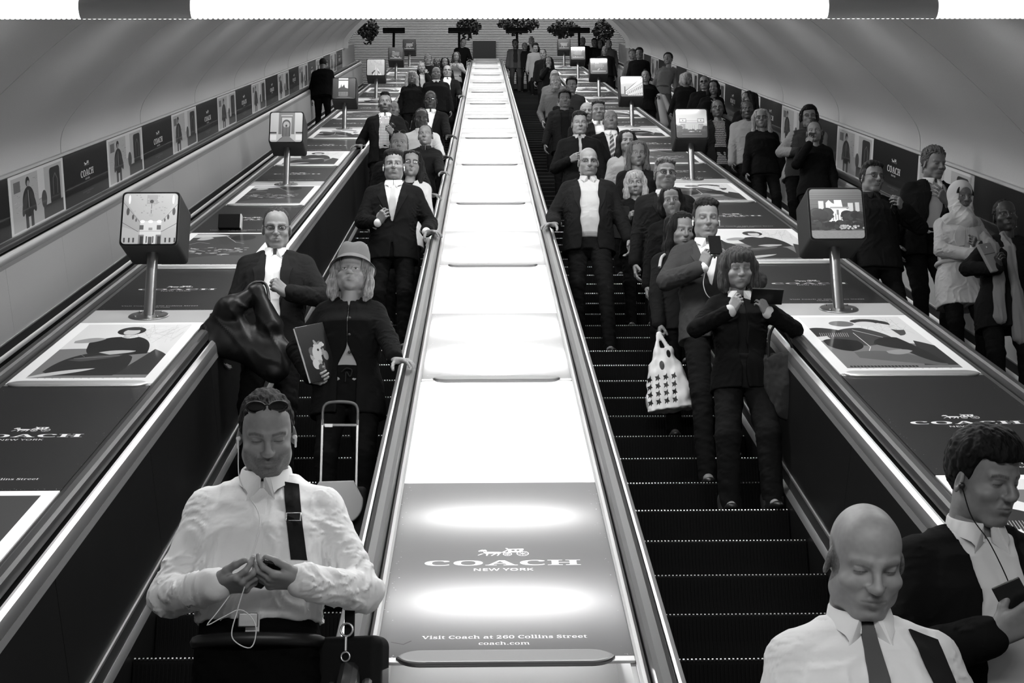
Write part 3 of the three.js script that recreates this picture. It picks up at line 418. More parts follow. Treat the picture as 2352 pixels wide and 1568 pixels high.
{ // upper hall: landing, slatted back wall, ceiling
  const y = P(0, TOP, 0).y, z = P(0, TOP, 0).z;
  struct('floor_upper', boxAt(-9, 9, y - 0.3, y, z - 14, z + 0.25), concrete);
  struct('ceiling_upper', boxAt(-9, 9, y + 7.6, y + 7.9, z - 14, z + 6), mat(0.12, 0.7));
  struct('wall_upper_left', boxAt(-9.2, -9, y - 0.3, y + 7.9, z - 14, z + 6), paint); struct('wall_upper_right', boxAt(9, 9.2, y - 0.3, y + 7.9, z - 14, z + 6), paint);
  struct('wall_over_portal', merge([boxAt(-9, -4.2, y - 0.3, y + 7.6, z + 1.9, z + 2.1), boxAt(4.35, 9, y - 0.3, y + 7.6, z + 1.9, z + 2.1), boxAt(-4.2, 4.35, y + 3.35, y + 7.6, z + 2.6, z + 2.8)]), mat(0.4, 0.6));
  const wz = z - 7; struct('wall_upper_back', boxAt(-9, 9, y, y + 7.6, wz - 0.4, wz - 0.2), mat(0.03, 0.8));
  const slats = new THREE.Group(); slats.name = 'slatted_wall'; slats.position.set(XC, y + 2.6, wz); slats.userData.kind = 'structure'; scene.add(slats);
  const one = rbox(11, 0.034, 0.05, 0.008), sm = mat(0.62, 0.35); for (let k = 0; k < 62; k++) part('slat', one, sm, slats).position.set(0, k * 0.066, 0);
  struct('door_1', boxAt(-0.42, 0.42, y, y + 5.3, wz + 0.03, wz + 0.1), mat(0.04, 0.5));
  for (const x of [-4.2, -1.2, 1.6, 4.3]) { const o = thing('ceiling_light', `recessed ceiling light of the upper hall, ${{ '-4.2': 'leftmost', '-1.2': 'second from left', 1.6: 'third from left', 4.3: 'rightmost' }[x]} of four`, 'light', [x, y + 7.55, z - 4.4], 0); part('diffuser', rbox(2, 0.05, 0.5, 0.01), new THREE.MeshStandardMaterial({ color: 0xffffff, emissive: 0xffffff, emissiveIntensity: 1.2 }), o); part('frame', rbox(2.1, 0.03, 0.6, 0.01, 0, 0.03), satin, o); areaLight(2, 0.5, TOP_LAMP, V(x, y + 7.5, z - 4.4), V(x, y, z - 6.2)); }
}
for (const [z, w] of [[-0.9, 'nearest the escalators'], [4.6, 'farthest from the escalators']]) { const o = thing('ceiling_light', `long ceiling light of the lower hall, ${w}`, 'light', [XC, 3.47, z]); part('diffuser', rbox(4, 0.06, 0.5, 0.01), new THREE.MeshStandardMaterial({ color: 0xffffff, emissive: 0xffffff, emissiveIntensity: 1.2 }), o); part('frame', rbox(4.1, 0.04, 0.6, 0.01, 0, 0.02), satin, o); areaLight(4, 0.5, HALL_LAMP * (z < 0 ? 1.35 : 0.4), V(XC, 3.4, z), V(XC, 0, z - 0.5)); }

// ---------------------------------------------------------------- cross lamps: ribbed tubes across the tunnel, with closed sleeves between
{
  const rib = (x0, x1) => { const p = [], n = Math.max(2, Math.round((x1 - x0) / 0.0185)); for (let i = 0; i <= n; i++) for (const [t, r] of [[0, 0.0345], [0.3, 0.0395], [0.7, 0.0395]]) if (i < n || t === 0) p.push(new THREE.Vector2(r, x0 + (x1 - x0) * (i + t) / n)); return new THREE.LatheGeometry(p, 20).rotateZ(-Math.PI / 2); };
  const glow = new THREE.MeshStandardMaterial({ color: 0xffffff, emissive: 0xffffff, emissiveIntensity: 1.6, roughness: 0.5 }), sleeve = mat(0.75, 0.6);
  const tubes = [[-2.48, -1.555], [-1.155, 1.155], [1.555, 2.48]].map(([a, b]) => [a, b, rib(a, b)]), ribs = rib(-1.555, -1.155), ribs2 = rib(1.155, 1.555);
  const cover = [-1.355, 1.355].map((x) => new THREE.LatheGeometry([[0.0385, -0.2], [0.0405, -0.2], [0.0405, 0.2], [0.0385, 0.2]].map((q) => new THREE.Vector2(...q)), 32, Math.PI * 0.62, Math.PI * 1.76).rotateZ(-Math.PI / 2).translate(x, 0, 0));
  const place = ['nearest the camera', 'second up the slope', 'third up the slope', 'fourth up the slope', 'fifth up the slope', 'sixth up the slope', 'seventh up the slope', 'eighth up the slope', 'ninth up the slope', 'tenth up the slope', 'eleventh up the slope', 'topmost of the row'];
  for (let k = 0; k < 12; k++) {
    const s = 5.43 + PITCH * k, base = P(XC + 0.02, s, 2.725), o = thing('tube_lamp', `bright ribbed tube lamp across the tunnel, ${place[k]}`, 'lamp', base.toArray(), 0, 'tube lamps across the tunnel');
    o.rotation.x = SLOPE;
    for (const [a, b, g] of tubes) { part('lamp_tube', g, glow, o); const w = b - a - 0.06; areaLight(w, 0.07, Math.abs(a + b) < 0.1 ? LAMP_CENTRE : LAMP, base.clone().add(V((a + b) / 2, 0, 0)).addScaledVector(V(...N), -0.046), base.clone().add(V((a + b) / 2, 0, 0)).addScaledVector(V(...N), -1)); }
    part('lamp_tube', ribs, glow, o); part('lamp_tube', ribs2, glow, o); for (const c of cover) part('sleeve', c, sleeve, o);
    part('batten', rbox(4.98, 0.05, 0.07, 0.01, 0, 0.066), sleeve, o);
    for (const x of [-1.6, 0, 1.6]) part('hanger', new THREE.CylinderGeometry(0.008, 0.008, 0.55, 8).translate(x, 0.36, 0), satin, o);
  }
}

// ---------------------------------------------------------------- balustrades, escalators
const HALFW = 0.38, XD = [XC - 2.195, XC - 0.02, XC + 2.193], WD = [0.3825, 0.4, 0.382];   // deck centres and half widths
const railOutline = (x, g) => [[0.0, 0.795], [0.0, 0.818], [0.006, 0.834], [0.02, 0.843], [0.046, 0.843], [0.06, 0.834], [0.066, 0.818], [0.066, 0.795], [0.054, 0.79], [0.012, 0.79]].map(([t, n]) => [x + g * t, n]);
const ESC = [{ x0: -3.69, x1: -2.71, at: 'far left', ph: 5.786 }, { x0: -1.525, x1: -0.554, at: 'centre left', ph: 5.786 }, { x0: 0.666, x1: 1.676, at: 'centre right', ph: 5.734 }, { x0: 2.862, x1: 3.842, at: 'far right', ph: 5.734 }];
const STEP = 0.4 / Math.cos(SLOPE), S0 = 1.9;
{
  const RUN = 0.4, RISE = 0.4 * Math.tan(SLOPE);
  const stepGeo = (W, fine) => {
    const body = new THREE.Shape([[0, -0.008], [-0.006, 0], [-RUN + 0.002, 0], [-RUN + 0.002, -0.03], [-0.03, -0.03], [-0.012, -0.1], [-0.004, -RISE + 0.01], [-0.004, -RISE - 0.005], [0.006, -RISE - 0.005], [0.006, -RISE + 0.01], [0.0, -0.12], [0.0, -0.05]].map((p) => new THREE.Vector2(...p)));
    const g = [new THREE.ExtrudeGeometry(body, { depth: W, bevelEnabled: false }).translate(0, 0, -W / 2).rotateY(-Math.PI / 2)], tips = [];
    const n = Math.round(W / 0.0178);
    if (fine) for (let i = 0; i < n; i++) { const x = -W / 2 + (i + 0.5) * W / n; g.push(new THREE.BoxGeometry(0.008, RISE - 0.03, 0.006).translate(x, -RISE / 2 - 0.005, 0.003), new THREE.BoxGeometry(0.008, 0.006, RUN - 0.02).translate(x, 0.003, -RUN / 2)); tips.push(new THREE.BoxGeometry(0.0075, 0.0065, 0.005).rotateX(-0.6).translate(x, 0.0, 0.0035)); }
    else tips.push(new THREE.BoxGeometry(W, 0.004, 0.003).translate(0, -0.001, 0.0015));
    return [merge(g), merge(tips)];
  };
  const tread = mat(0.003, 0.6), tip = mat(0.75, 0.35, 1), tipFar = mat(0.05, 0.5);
  ESC.forEach((e, k) => {
    const W = e.x1 - e.x0 - 0.012, xm = (e.x0 + e.x1) / 2, base = [xm, 0, -2.7], o = thing('escalator', `${['far left escalator beside the left poster wall, nearly empty', 'escalator left of the lit middle deck, crowded with descending commuters', 'escalator right of the lit middle deck, bare dark steps showing on its left', 'far right escalator beside the right poster wall, full of standing people'][k]}`, 'escalator', base);
    const [fine, tips] = stepGeo(W, true), [far, tipsFar] = stepGeo(W, false);
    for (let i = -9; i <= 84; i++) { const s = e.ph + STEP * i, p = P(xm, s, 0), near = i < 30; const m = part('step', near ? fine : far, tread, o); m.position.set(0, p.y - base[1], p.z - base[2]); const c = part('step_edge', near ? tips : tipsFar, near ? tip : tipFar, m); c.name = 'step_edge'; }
    for (const g of [-1, 1]) {
      const wallSide = (k === 0 && g < 0) || (k === 3 && g > 0), X = g < 0 ? e.x0 : e.x1, x = (d) => X + g * d, A = (name, outline, mt, s0 = S0, s1 = TOP) => part(name, offset(along(outline, s0, s1), base), mt, o);
      A('skirt', [[x(0.0), -0.34], [x(0.0), 0.045], [x(0.03), 0.045], [x(0.03), -0.34]], darkPanel);
      A('skirt_ledge', [[x(0), 0.047], [x(0.002), 0.053], [x(0.02), 0.078], [x(0.03), 0.078], [x(0.03), 0.046]], steel);
      A('skirt_strip', [[x(0.022), 0.078], [x(0.026), 0.148], [x(0.036), 0.148], [x(0.034), 0.078]], mat(0.03, 0.4));
      A('skirt_trim', [[x(0.02), 0.148], [x(0.022), 0.158], [x(0.04), 0.16], [x(0.04), 0.148]], steel);
      const pm = wallSide ? new THREE.MeshPhysicalMaterial({ color: grey(0.56), roughness: 0.42, metalness: 0.25 }) : darkPanel;
      for (let i = 0; i < 28; i++) { const s0 = S0 + i * 1.56, s1 = Math.min(s0 + 1.56, TOP); A('side_panel', [[x(0.03), 0.16], [x(0.06), 0.69], [x(0.072), 0.69], [x(0.044), 0.16]], pm, s0 + 0.002, s1 - 0.002); }
      A('panel_cap', [[x(0.057), 0.69], [x(0.062), 0.722], [x(0.08), 0.722], [x(0.08), 0.69]], mat(0.3, 0.5, 0.6));
      A('inner_ledge', [[x(0.062), 0.723], [x(0.064), 0.748], [x(0.072), 0.772], [x(0.088), 0.786], [x(0.098), 0.786], [x(0.098), 0.723]], steel);
      A('rail_guide', [[x(0.09), 0.74], [x(0.09), 0.778], [x(0.19), 0.778], [x(0.19), 0.74]], black);
      A('handrail', railOutline(x(0.112), g), rubber);
      if (wallSide) { // sloping cover between the handrail and the poster wall
        const w = g < 0 ? XC - 4.126 : XC + 4.126; A('wall_cover', [[x(0.19), 0.7], [x(0.19), 0.795], [x(0.2), 0.8], [w, 0.755], [w, 0.7]], mat(0.6, 0.45, 0.3));
      }
    }
  });
}
const order = ['lowest', 'second', 'third', 'fourth', 'fifth', 'sixth', 'seventh', 'eighth', 'ninth', 'tenth', 'eleventh', 'twelfth', 'thirteenth', 'fourteenth', 'fifteenth'];
{
  const deckM = [deckCoach, ...deckPhoto].map((t) => new THREE.MeshPhysicalMaterial({ map: t, roughness: 0.5, specularIntensity: 0.15, clearcoat: 0.2, clearcoatRoughness: 0.06 }));
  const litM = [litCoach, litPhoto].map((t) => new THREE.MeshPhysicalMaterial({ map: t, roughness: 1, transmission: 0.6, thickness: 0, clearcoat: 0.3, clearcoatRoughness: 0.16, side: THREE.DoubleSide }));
  const barM = mat(0.16, 0.4, 1), inner = mat(0.5, 0.8), tubeM = new THREE.MeshStandardMaterial({ color: 0xffffff, emissive: 0xffffff, emissiveIntensity: 2 }), frameM = mat(0.5, 0.35, 0.9), grey2 = mat(0.42, 0.45);
  const bar = (w) => { const s = new THREE.Shape(); const a = w / 2, e = 0.03, r = 0.035; s.moveTo(-a, 0); s.quadraticCurveTo(-a + e * 0.5, r * 0.9, -a + 2 * e, r); s.lineTo(a - 2 * e, r); s.quadraticCurveTo(a - e * 0.5, r * 0.9, a, 0); s.quadraticCurveTo(a - e * 0.5, -r * 0.9, a - 2 * e, -r); s.lineTo(-a + 2 * e, -r); s.quadraticCurveTo(-a + e * 0.5, -r * 0.9, -a, 0); return new THREE.ExtrudeGeometry(s, { depth: 0.006, bevelEnabled: true, bevelThickness: 0.007, bevelSize: 0.012, bevelSegments: 3, curveSegments: 8 }).rotateX(-Math.PI / 2); };
  XD.forEach((xc, k) => {
    const lit = k === 1, w = WD[k], base = [xc, 0, -2.7], o = thing('balustrade', ['left balustrade between two escalators, dark glossy posters and box signs on it', 'middle balustrade with a row of glowing backlit posters', 'right balustrade between two escalators, dark glossy posters and box signs on it'][k], 'balustrade', base);
    const A = (name, outline, mt, s0 = S0, s1 = TOP) => part(name, offset(along(outline, s0, s1), base), mt, o);
    for (const g of [-1, 1]) {
      const x = (t) => xc + g * (w + t);
      A('edge_frame', lit ? [[x(-0.004), 0.79], [x(-0.004), 0.804], [x(0.004), 0.81], [x(0.016), 0.808], [x(0.026), 0.8], [x(0.026), 0.79]] : [[x(-0.002), 0.786], [x(-0.002), 0.8], [x(0.026), 0.802], [x(0.028), 0.786]], lit ? frameM : mat(0.02, 0.3));
      A('core', [[x(-0.02), -0.3], [x(-0.02), lit ? 0.79 : 0.78], [x(0.02), lit ? 0.79 : 0.78], [x(0.03), 0.74], [x(0.06), 0.7], [x(0.03), -0.3]], lit ? inner : black);
    }
    A('bed', lit ? [[xc - w, 0.52], [xc - w, 0.57], [xc + w, 0.57], [xc + w, 0.52]] : [[xc - w, 0.7], [xc - w, 0.785], [xc + w, 0.785], [xc + w, 0.7]], lit ? inner : black);
    part('end_cap', offset(along([[xc - w - 0.03, -0.3], [xc - w - 0.03, 0.79], [xc + w + 0.03, 0.79], [xc + w + 0.03, -0.3]], S0 - 0.02, S0), base), satin, o);
    const barG = bar(lit ? 0.64 : 0.7), phase = lit ? 4.083 : k === 0 ? 7.33 - PITCH : 7.455 - PITCH;
    for (let i = 0; i < 13; i++) {
      const s = phase + PITCH * i, sb = (geo, X, ss, n) => offset(onSlope(geo, X, ss, n), base);
      part('joint_strip', sb(rbox(w * 2 - 0.008, 0.012, 0.034, 0.004), xc, s, 0.8), lit ? frameM : satin, o); part('joint_bar', sb(barG.clone(), xc, s, 0.805), lit ? barM : steel, o);
      const panel = (s0, s1, m, label, group) => { const c = P(xc, (s0 + s1) / 2, 0.8), q = tag(part('deck_poster', lit ? new THREE.PlaneGeometry(w * 2 - 0.006, s1 - s0 - 0.004).rotateX(-Math.PI / 2).applyMatrix4(tilt) : (() => { const g = new THREE.BoxGeometry(w * 2 - 0.006, 0.01, s1 - s0 - 0.004); const u = g.attributes.uv, nr = g.attributes.normal; for (let v = 0; v < u.count; v++) if (nr.getY(v) < 0.5) u.setXY(v, 0.03, 0.98); return g.applyMatrix4(tilt); })(), m, scene), label, 'poster', group); q.position.copy(c); return q; };
      const where = ['left deck', 'glowing middle deck', 'right deck'][k], up = order[Math.min(i, 14)];
      if (lit) {
        panel(s + 0.02, s + 1.66, litM[0], `backlit panel with white brand lettering, ${up} lettered panel of the ${where}`); panel(s + 1.66, s + PITCH - 0.02, litM[1], `backlit white panel with its photograph paled by painted glare, ${up} photograph panel of the ${where}`);
        for (const [t, f] of [[0.45, 1], [1.26, 1], [2.08, 2.2], [2.86, 2.2]]) { const p = P(xc, s + t, 0.63), L = V(0, 0, 0); const tb = part('lamp_tube', offset(new THREE.CylinderGeometry(0.013, 0.013, 0.58, 10).rotateZ(Math.PI / 2).translate(p.x, p.y, p.z), base), tubeM, o); const q = (t < 1.5 ? (i === 0 ? 2.6 : 20) : (i < 3 ? 2.6 : 1.8)) * (i > 7 ? 0.16 : i > 5 ? 0.26 : i > 4 ? 0.5 : 1); areaLight(0.56, 0.026, BOX_LAMP * q, P(xc, s + t, 0.648), P(xc, s + t, 1.5)); }
      } else {
        const sign = (i % 2 === 1), a = s + 0.02, ph = 1 + (i + (k === 2 ? 1 : 2)) % 3, m = deckM[i === 1 ? (k === 2 ? 2 : 1) : i === 2 && k === 0 ? 3 : ph];
        const e1 = sign ? s + 1.47 : s + 1.645, e2 = sign ? s + 1.835 : e1;
        panel(a, e1, m, `glossy fashion photograph with white border, ${up} photograph up the ${where}`);
        if (sign) part('sign_plate', sb(rbox(w * 2 - 0.006, 0.012, e2 - e1 - 0.006, 0.003), xc, (e1 + e2) / 2, 0.8), grey2, o);
        panel(e2, s + PITCH - 0.02, deckM[0], `dark glossy panel with white brand lettering, ${up} lettered panel of the ${where}`);
      }
    }
    if (!lit) { const s = phase - 1.66; const c = P(xc, phase - 0.84, 0.8); const g = new THREE.BoxGeometry(w * 2 - 0.006, 0.01, 1.63); const q = tag(part('deck_poster', g.applyMatrix4(tilt), deckM[0], scene), `dark glossy panel with white brand lettering, below the first joint of the ${['left', '', 'right'][k]} deck`, 'poster'); q.position.copy(c); }
  });
  // box signs on posts
  const face = [0, 1, 2, 3, 4, 5, 6, 7, 8, 9, 10, 11].map((k) => new THREE.MeshPhysicalMaterial({ map: signPicture(k), roughness: 0.35, clearcoat: 0.5, clearcoatRoughness: 0.1 })), metal = mat(0.3, 0.32, 1), shellM = mat(0.05, 0.5), under = mat(0.04, 0.5);
  const list = [[XD[0], 8.98, 0, 'hall interior with a hanging lamp'], [XD[0], 15.5, 2, 'arched stone doorway'], [XD[0], 22.1, 5, 'bright window on dark boards'], [XD[0], 28.7, 6, 'pale paths running to a point'], [XD[0], 35.3, 7, 'street lamps at night'], [XD[0], 41.7, 8, 'dark terrace'], [XD[2], 9.1, 1, 'white mansion among dark trees'], [XD[2], 15.86, 3, 'tall gate frames before a park'], [XD[2], 22.5, 4, 'row of classical buildings'], [XD[2], 29.1, 9, 'fountain garden'], [XD[2], 35.7, 10, 'arcade at dusk'], [XD[2], 42.0, 11, 'dark street']];
  for (const [x, s, k, what] of list) {
    const b = P(x, s, 0.808), o = thing('box_sign', `cube sign showing ${what} on the ${x < 0 ? 'left' : 'right'} balustrade`, 'sign', b.toArray());
    part('base_plate', new THREE.LatheGeometry([[0, 0.008], [0.118, 0.008], [0.125, 0.004], [0.127, -0.006], [0, -0.006]].reverse().map((p) => new THREE.Vector2(...p)), 40).rotateX(SLOPE), metal, o);
    for (let q = 0; q < 4; q++) part('bolt', new THREE.SphereGeometry(0.009, 10, 6).translate(0.097 * Math.cos(q * 1.571 + 0.785), 0.01, 0.097 * Math.sin(q * 1.571 + 0.785)).rotateX(SLOPE), metal, o);
    part('post', new THREE.CylinderGeometry(0.034, 0.034, 0.46, 28).translate(0, 0.2, 0), metal, o);
    const c = 0.36, box = new THREE.Shape(), h = 0.18, r = 0.028; box.moveTo(-h + r, -h); box.lineTo(h - r, -h); box.quadraticCurveTo(h, -h, h, -h + r); box.lineTo(h, h - r); box.quadraticCurveTo(h, h, h - r, h); box.lineTo(-h + r, h); box.quadraticCurveTo(-h, h, -h, h - r); box.lineTo(-h, -h + r); box.quadraticCurveTo(-h, -h, -h + r, -h);
    part('housing', new THREE.ExtrudeGeometry(box, { depth: 0.33, bevelEnabled: true, bevelThickness: 0.006, bevelSize: 0.004, bevelSegments: 2 }).translate(0, 0.6, -0.2), shellM, o);
    const f = new THREE.ExtrudeGeometry(box, { depth: 0.004, bevelEnabled: false }), u = f.attributes.uv, p = f.attributes.position; for (let q = 0; q < u.count; q++) u.setXY(q, (p.getX(q) + h) / (2 * h), (p.getY(q) + h) / (2 * h)); part('rim', f.clone().translate(0, 0.6, 0.1335), black, o); part('picture', f.scale(0.945, 0.945, 1).translate(0, 0.6, 0.1365), face[k], o);
  }
  { const b = P(-2.2, 12.42, 0.81), o = thing('notice_block', 'small black block standing on the left deck behind the man with glasses', 'sign', b.toArray()); part('block', rbox(0.185, 0.13, 0.06, 0.006, 0, 0.07), mat(0.008, 0.6), o); part('edge', rbox(0.012, 0.13, 0.064, 0.003, 0.1, 0.07), mat(0.6, 0.5), o); }
  // posters along the walls
  const wm = [wallCoach, ...wallPhotos].map((t) => new THREE.MeshPhysicalMaterial({ map: t, roughness: 0.5, specularIntensity: 0.3, clearcoat: 0.4, clearcoatRoughness: 0.05 }));
  for (const g of [-1, 1]) for (let i = -3; i < 9; i++) for (const j of [0, 1]) {
    const s0 = 14.01 + PITCH * i + 1.655 * j, x = XC + g * 4.118, L = 1.645, geo = new THREE.BoxGeometry(L, 0.515, 0.008); if (s0 < 4 || s0 > 40.5) continue;
    const u = geo.attributes.uv, nr = geo.attributes.normal; for (let v = 0; v < u.count; v++) if (nr.getZ(v) < 0.5) u.setXY(v, 0.01, 0.99);
    geo.applyMatrix4(new THREE.Matrix4().makeBasis(V(0, S[1] * -g, S[2] * -g), V(...N), V(-g, 0, 0)));
    const q = tag(part('wall_poster', geo, j ? wm[1 + ((i + 30) % 3)] : wm[0], scene), `${j ? 'fashion photograph poster with white border' : 'black poster with white brand lettering'}, ${order[i + 3]} of its kind up the ${g < 0 ? 'left' : 'right'} wall`, 'poster'); q.position.copy(P(x, s0 + 0.828, 1.005));
  }
}
{ // sign posts and hanging plants at the head of the escalators
  const y = P(0, TOP, 0).y, z = P(0, TOP, 0).z, leaf = new THREE.IcosahedronGeometry(1, 0);
  [[-2.88, 1], [-0.8, 1], [1.04, 1], [3.02, 1]].forEach(([x], i) => { const o = thing('direction_sign', `dark T-shaped sign at the head of the escalators, ${['leftmost', 'second from left', 'third from left', 'rightmost'][i]}`, 'sign', [x, y, z - 1]); part('post', new THREE.CylinderGeometry(0.04, 0.04, 2.45, 12).translate(0, 1.225, 0), mat(0.015, 0.5), o); part('board', rbox(0.7, 0.16, 0.12, 0.01, 0, 2.5), mat(0.012, 0.4), o); });
  [[-0.55, 5.1, 0.42, 1.0], [1.2, 5.2, 0.75, 0.9], [2.8, 5.0, 0.55, 0.8], [-4.1, 5.0, 0.35, 1.2], [4.2, 4.9, 0.35, 1.2]].forEach(([x, h, w, t], i) => {
    const r = mulberry(300 + i), gs = []; for (let k = 0; k < 240; k++) { const a = r() * 6.28, q = Math.pow(r(), 0.5); gs.push(leaf.clone().scale(0.06 + 0.05 * r(), 0.02, 0.05).rotateZ(r() * 3).rotateY(r() * 6).translate(Math.cos(a) * q * w, (r() - 0.5) * t * (1.2 - q), Math.sin(a) * q * 0.25)); }
    const o = thing('hanging_plant', `dark ragged cluster hanging before the slatted wall, ${['left of the dark door', 'right of the dark door', 'over the right escalator head', 'at the left portal edge', 'at the right portal edge'][i]}`, 'plant', [x, y + h, z - 5.5]); part('foliage', merge(gs), mat(0.07, 0.8), o).userData.kind = 'stuff'; part('hanging_wire', new THREE.CylinderGeometry(0.01, 0.01, 3.2, 6).translate(0, 1.6, 0), mat(0.02, 0.5), o);
  });
}
const UP = 1.75;
// rings of a torso garment: y, half width, half depth, z shift
function torsoRings(sex, hem, fat, grow, belly = 0) {
  const m = sex === 'm', R = m
    ? [[0.3, 0.215, 0.15, 0], [0.62, 0.208, 0.142, 0], [0.8, 0.196, 0.132, 0], [0.94, 0.186, 0.125, 0], [1.06, 0.172, 0.116, 0.004], [1.2, 0.183, 0.124, 0.004], [1.31, 0.193, 0.124, 0], [1.39, 0.18, 0.1, -0.01], [1.44, 0.135, 0.078, -0.018], [1.475, 0.082, 0.066, -0.018]]
    : [[0.3, 0.205, 0.15, 0], [0.62, 0.2, 0.142, 0], [0.8, 0.192, 0.132, 0], [0.92, 0.182, 0.124, 0], [1.06, 0.15, 0.102, 0.002], [1.2, 0.163, 0.116, 0.012], [1.29, 0.17, 0.124, 0.014], [1.38, 0.158, 0.092, -0.006], [1.43, 0.12, 0.07, -0.016], [1.475, 0.07, 0.058, -0.018]];
  const out = []; let first = true;
  for (let i = 0; i < R.length; i++) {
    const [y, a, b, z] = R[i], w = y < 1.36 ? fat : 1 + (fat - 1) * 0.4, p = belly * gauss(y - 1.08, 0, 0.17, 1);
    const g = (r) => [r[0], r[1] * w + grow, r[2] * w + grow + p * 0.5, r[3] + p * 0.5];
    if (y <= hem) { if (i + 1 < R.length && R[i + 1][0] > hem) { const t = (hem - y) / (R[i + 1][0] - y), q = R[i + 1]; out.push(g([hem, lerp(a, q[1], t), lerp(b, q[2], t), lerp(z, q[3], t)])); } } else out.push(g([y, a, b, z]));
  }
  return out;
}
function makePerson(o) {
  const sex = o.sex ?? 'm', m = sex === 'm', S = o.h / UP, px = o.px ?? 200, near = px > 500;
  const [cBody, cHead, cHand] = px > 500 ? [0.0085, 0.0026, 0.0028] : px > 240 ? [0.011, 0.0034, 0.0034] : px > 150 ? [0.014, 0.0046, 0.0048] : px > 105 ? [0.019, 0.006, 0.006] : [0.024, 0.0085, 0.008];
  const root = thing('person', o.label, 'person', [o.X, o.y, -o.d], o.yaw ?? 0, o.group); root.scale.setScalar(S);
  const world = (p) => root.localToWorld(V(...p)), toLocal = (p) => root.worldToLocal(V(...p)); root.updateMatrixWorld(true);
  const [lx, lz] = o.lean ?? [0, 0], bend = (y) => { const t = Math.max(0, y - 0.92); return [lx * t, lz * t + (o.stoop ?? 0) * t * t]; }, B = (x, y, z) => { const b = bend(y); return [x + b[0], y, z + b[1]]; };
  const fat = o.fat ?? 1, sw = (m ? 0.166 : 0.145) * (o.broad ?? 1), skin = (o.skin ?? 0.3) * 0.66;
  const SH = [B(-sw, 1.385, -0.015), B(sw, 1.385, -0.015)], hands = [o.R ?? {}, o.L ?? {}], arms = [];
  for (let s = 0; s < 2; s++) {
    const H = hands[s], sg = s ? 1 : -1, p = typeof H.p === 'function' ? H.p({ toLocal, B }) : H.p ?? B(sg * (0.245 * fat + 0.01), 0.84, 0.05);
    const [el, wr] = ik(SH[s], p, 0.285, 0.262, H.elbow ?? [sg * 0.6, -0.35, -0.7]);
    arms.push({ sh: SH[s], el, wr, dir: H.dir ?? [sg * -0.05, -1, 0.18], pal: H.pal ?? [-sg, -0.1, 0.1], pose: H.pose ?? 'relax', none: H.none, sg });
  }
  const feet = o.feet ?? [[-0.1, 0, 0.0], [0.1, 0, 0.03]], legs = feet.map((f, s) => { const sg = s ? 1 : -1, hip = [sg * 0.09, 0.92, 0], an = [f[0], f[1] + 0.085, f[2]]; const [kn, ak] = ik(hip, an, 0.44, 0.42, [sg * 0.15, 0, 1]); return { hip, kn, an: ak, f, sg }; });
  // ---- body: one skin
  const P0 = B(0, 1.492, -0.012), hs = (o.hs ?? 1.05) / Math.pow(S, 0.4);
  const E = new THREE.Euler(o.head?.[1] ?? 0, o.head?.[0] ?? 0, o.head?.[2] ?? 0, 'YXZ'), hm = new THREE.Matrix4().makeTranslation(...P0).multiply(new THREE.Matrix4().makeRotationFromEuler(E)).multiply(new THREE.Matrix4().makeTranslation(0, 0.123 * hs, 0.022)).multiply(new THREE.Matrix4().makeScale(hs * (o.wide ?? 1), hs, hs));
  const all = [...arms.flatMap((a) => [a.el, a.wr]), ...SH, ...legs.flatMap((l) => [l.kn, l.an])], lo = [0, 1, 2].map((i) => Math.min(...all.map((p) => p[i])) - 0.16), hi = [0, 1, 2].map((i) => Math.max(...all.map((p) => p[i])) + 0.16);
  lo[0] = Math.min(lo[0], -0.27 * fat); hi[0] = Math.max(hi[0], 0.27 * fat); lo[1] = Math.min(lo[1], -0.05); hi[1] = Math.max(hi[1], 1.58); lo[2] = Math.min(lo[2], -0.22) + Math.min(0, bend(1.45)[1]); hi[2] = Math.max(hi[2], 0.25 + bend(1.45)[1]);
  const fb = new Field(lo, hi, Math.max(cBody, 0.013));
  fb.cap(B(0, 1.36, -0.022), B(0, 1.54, -0.002), m ? 0.064 : 0.052, m ? 0.056 : 0.045, 0.03).loft(torsoRings(sex, 0.84, fat * 0.93, -0.03), 0.03, bend);
  for (const a of arms) fb.chain([a.sh, a.el, a.wr], [0.05, 0.036, 0.026], 0.02);
  for (const l of legs) fb.chain([l.hip, l.kn, l.an, [l.f[0], l.f[1] + 0.04, l.f[2] + 0.1]], [0.07, 0.05, 0.036, 0.03], 0.02);
  const skinV = () => skin, bits = [fb.mesh(skinV)], hg = headBase(cHead, sex), fp = facePaint({ skin, browD: m ? 0.85 : 0.7, ...o.face });
  repaint(hg, fp);
  if (o.warp) { const p = hg.attributes.position; for (let i = 0; i < p.count; i++) { let x = p.getX(i), y = p.getY(i), z = p.getZ(i); const j = sstep(0.0, -0.09, y); x *= 1 + (o.warp.jaw ?? 0) * j; if (z > 0.06) { const n = gauss(x, y + 0.03, 0.016, 0.03); z += (o.warp.nose ?? 0) * n; } y *= 1 + (o.warp.long ?? 0) * (y < 0 ? 1 : 0); p.setXYZ(i, x, y, z); } }
  bits.push(hg.applyMatrix4(hm));
  for (const a of arms) if (!a.none) {
    const g = handGeo(a.pose, cHand); if (a.sg > 0) { g.scale(-1, 1, 1); const ix = g.index.array; for (let i = 0; i < ix.length; i += 3) { const t = ix[i]; ix[i] = ix[i + 1]; ix[i + 1] = t; } }
    const k = m ? 1 : 0.9; g.scale(k, k, k); a.hm = new THREE.Matrix4().makeTranslation(...a.wr).multiply(frameOf(a.dir, a.pal)); g.applyMatrix4(a.hm); repaint(g, (x, y, z) => skin * (1 + 0.05 * noise(x * 50, y * 50, z * 50))); bits.push(g);
  }
  part('body', joinPainted(bits), tintMat(0.5), root);
  // ---- hair
  const inHead = (g) => g.applyMatrix4(hm);
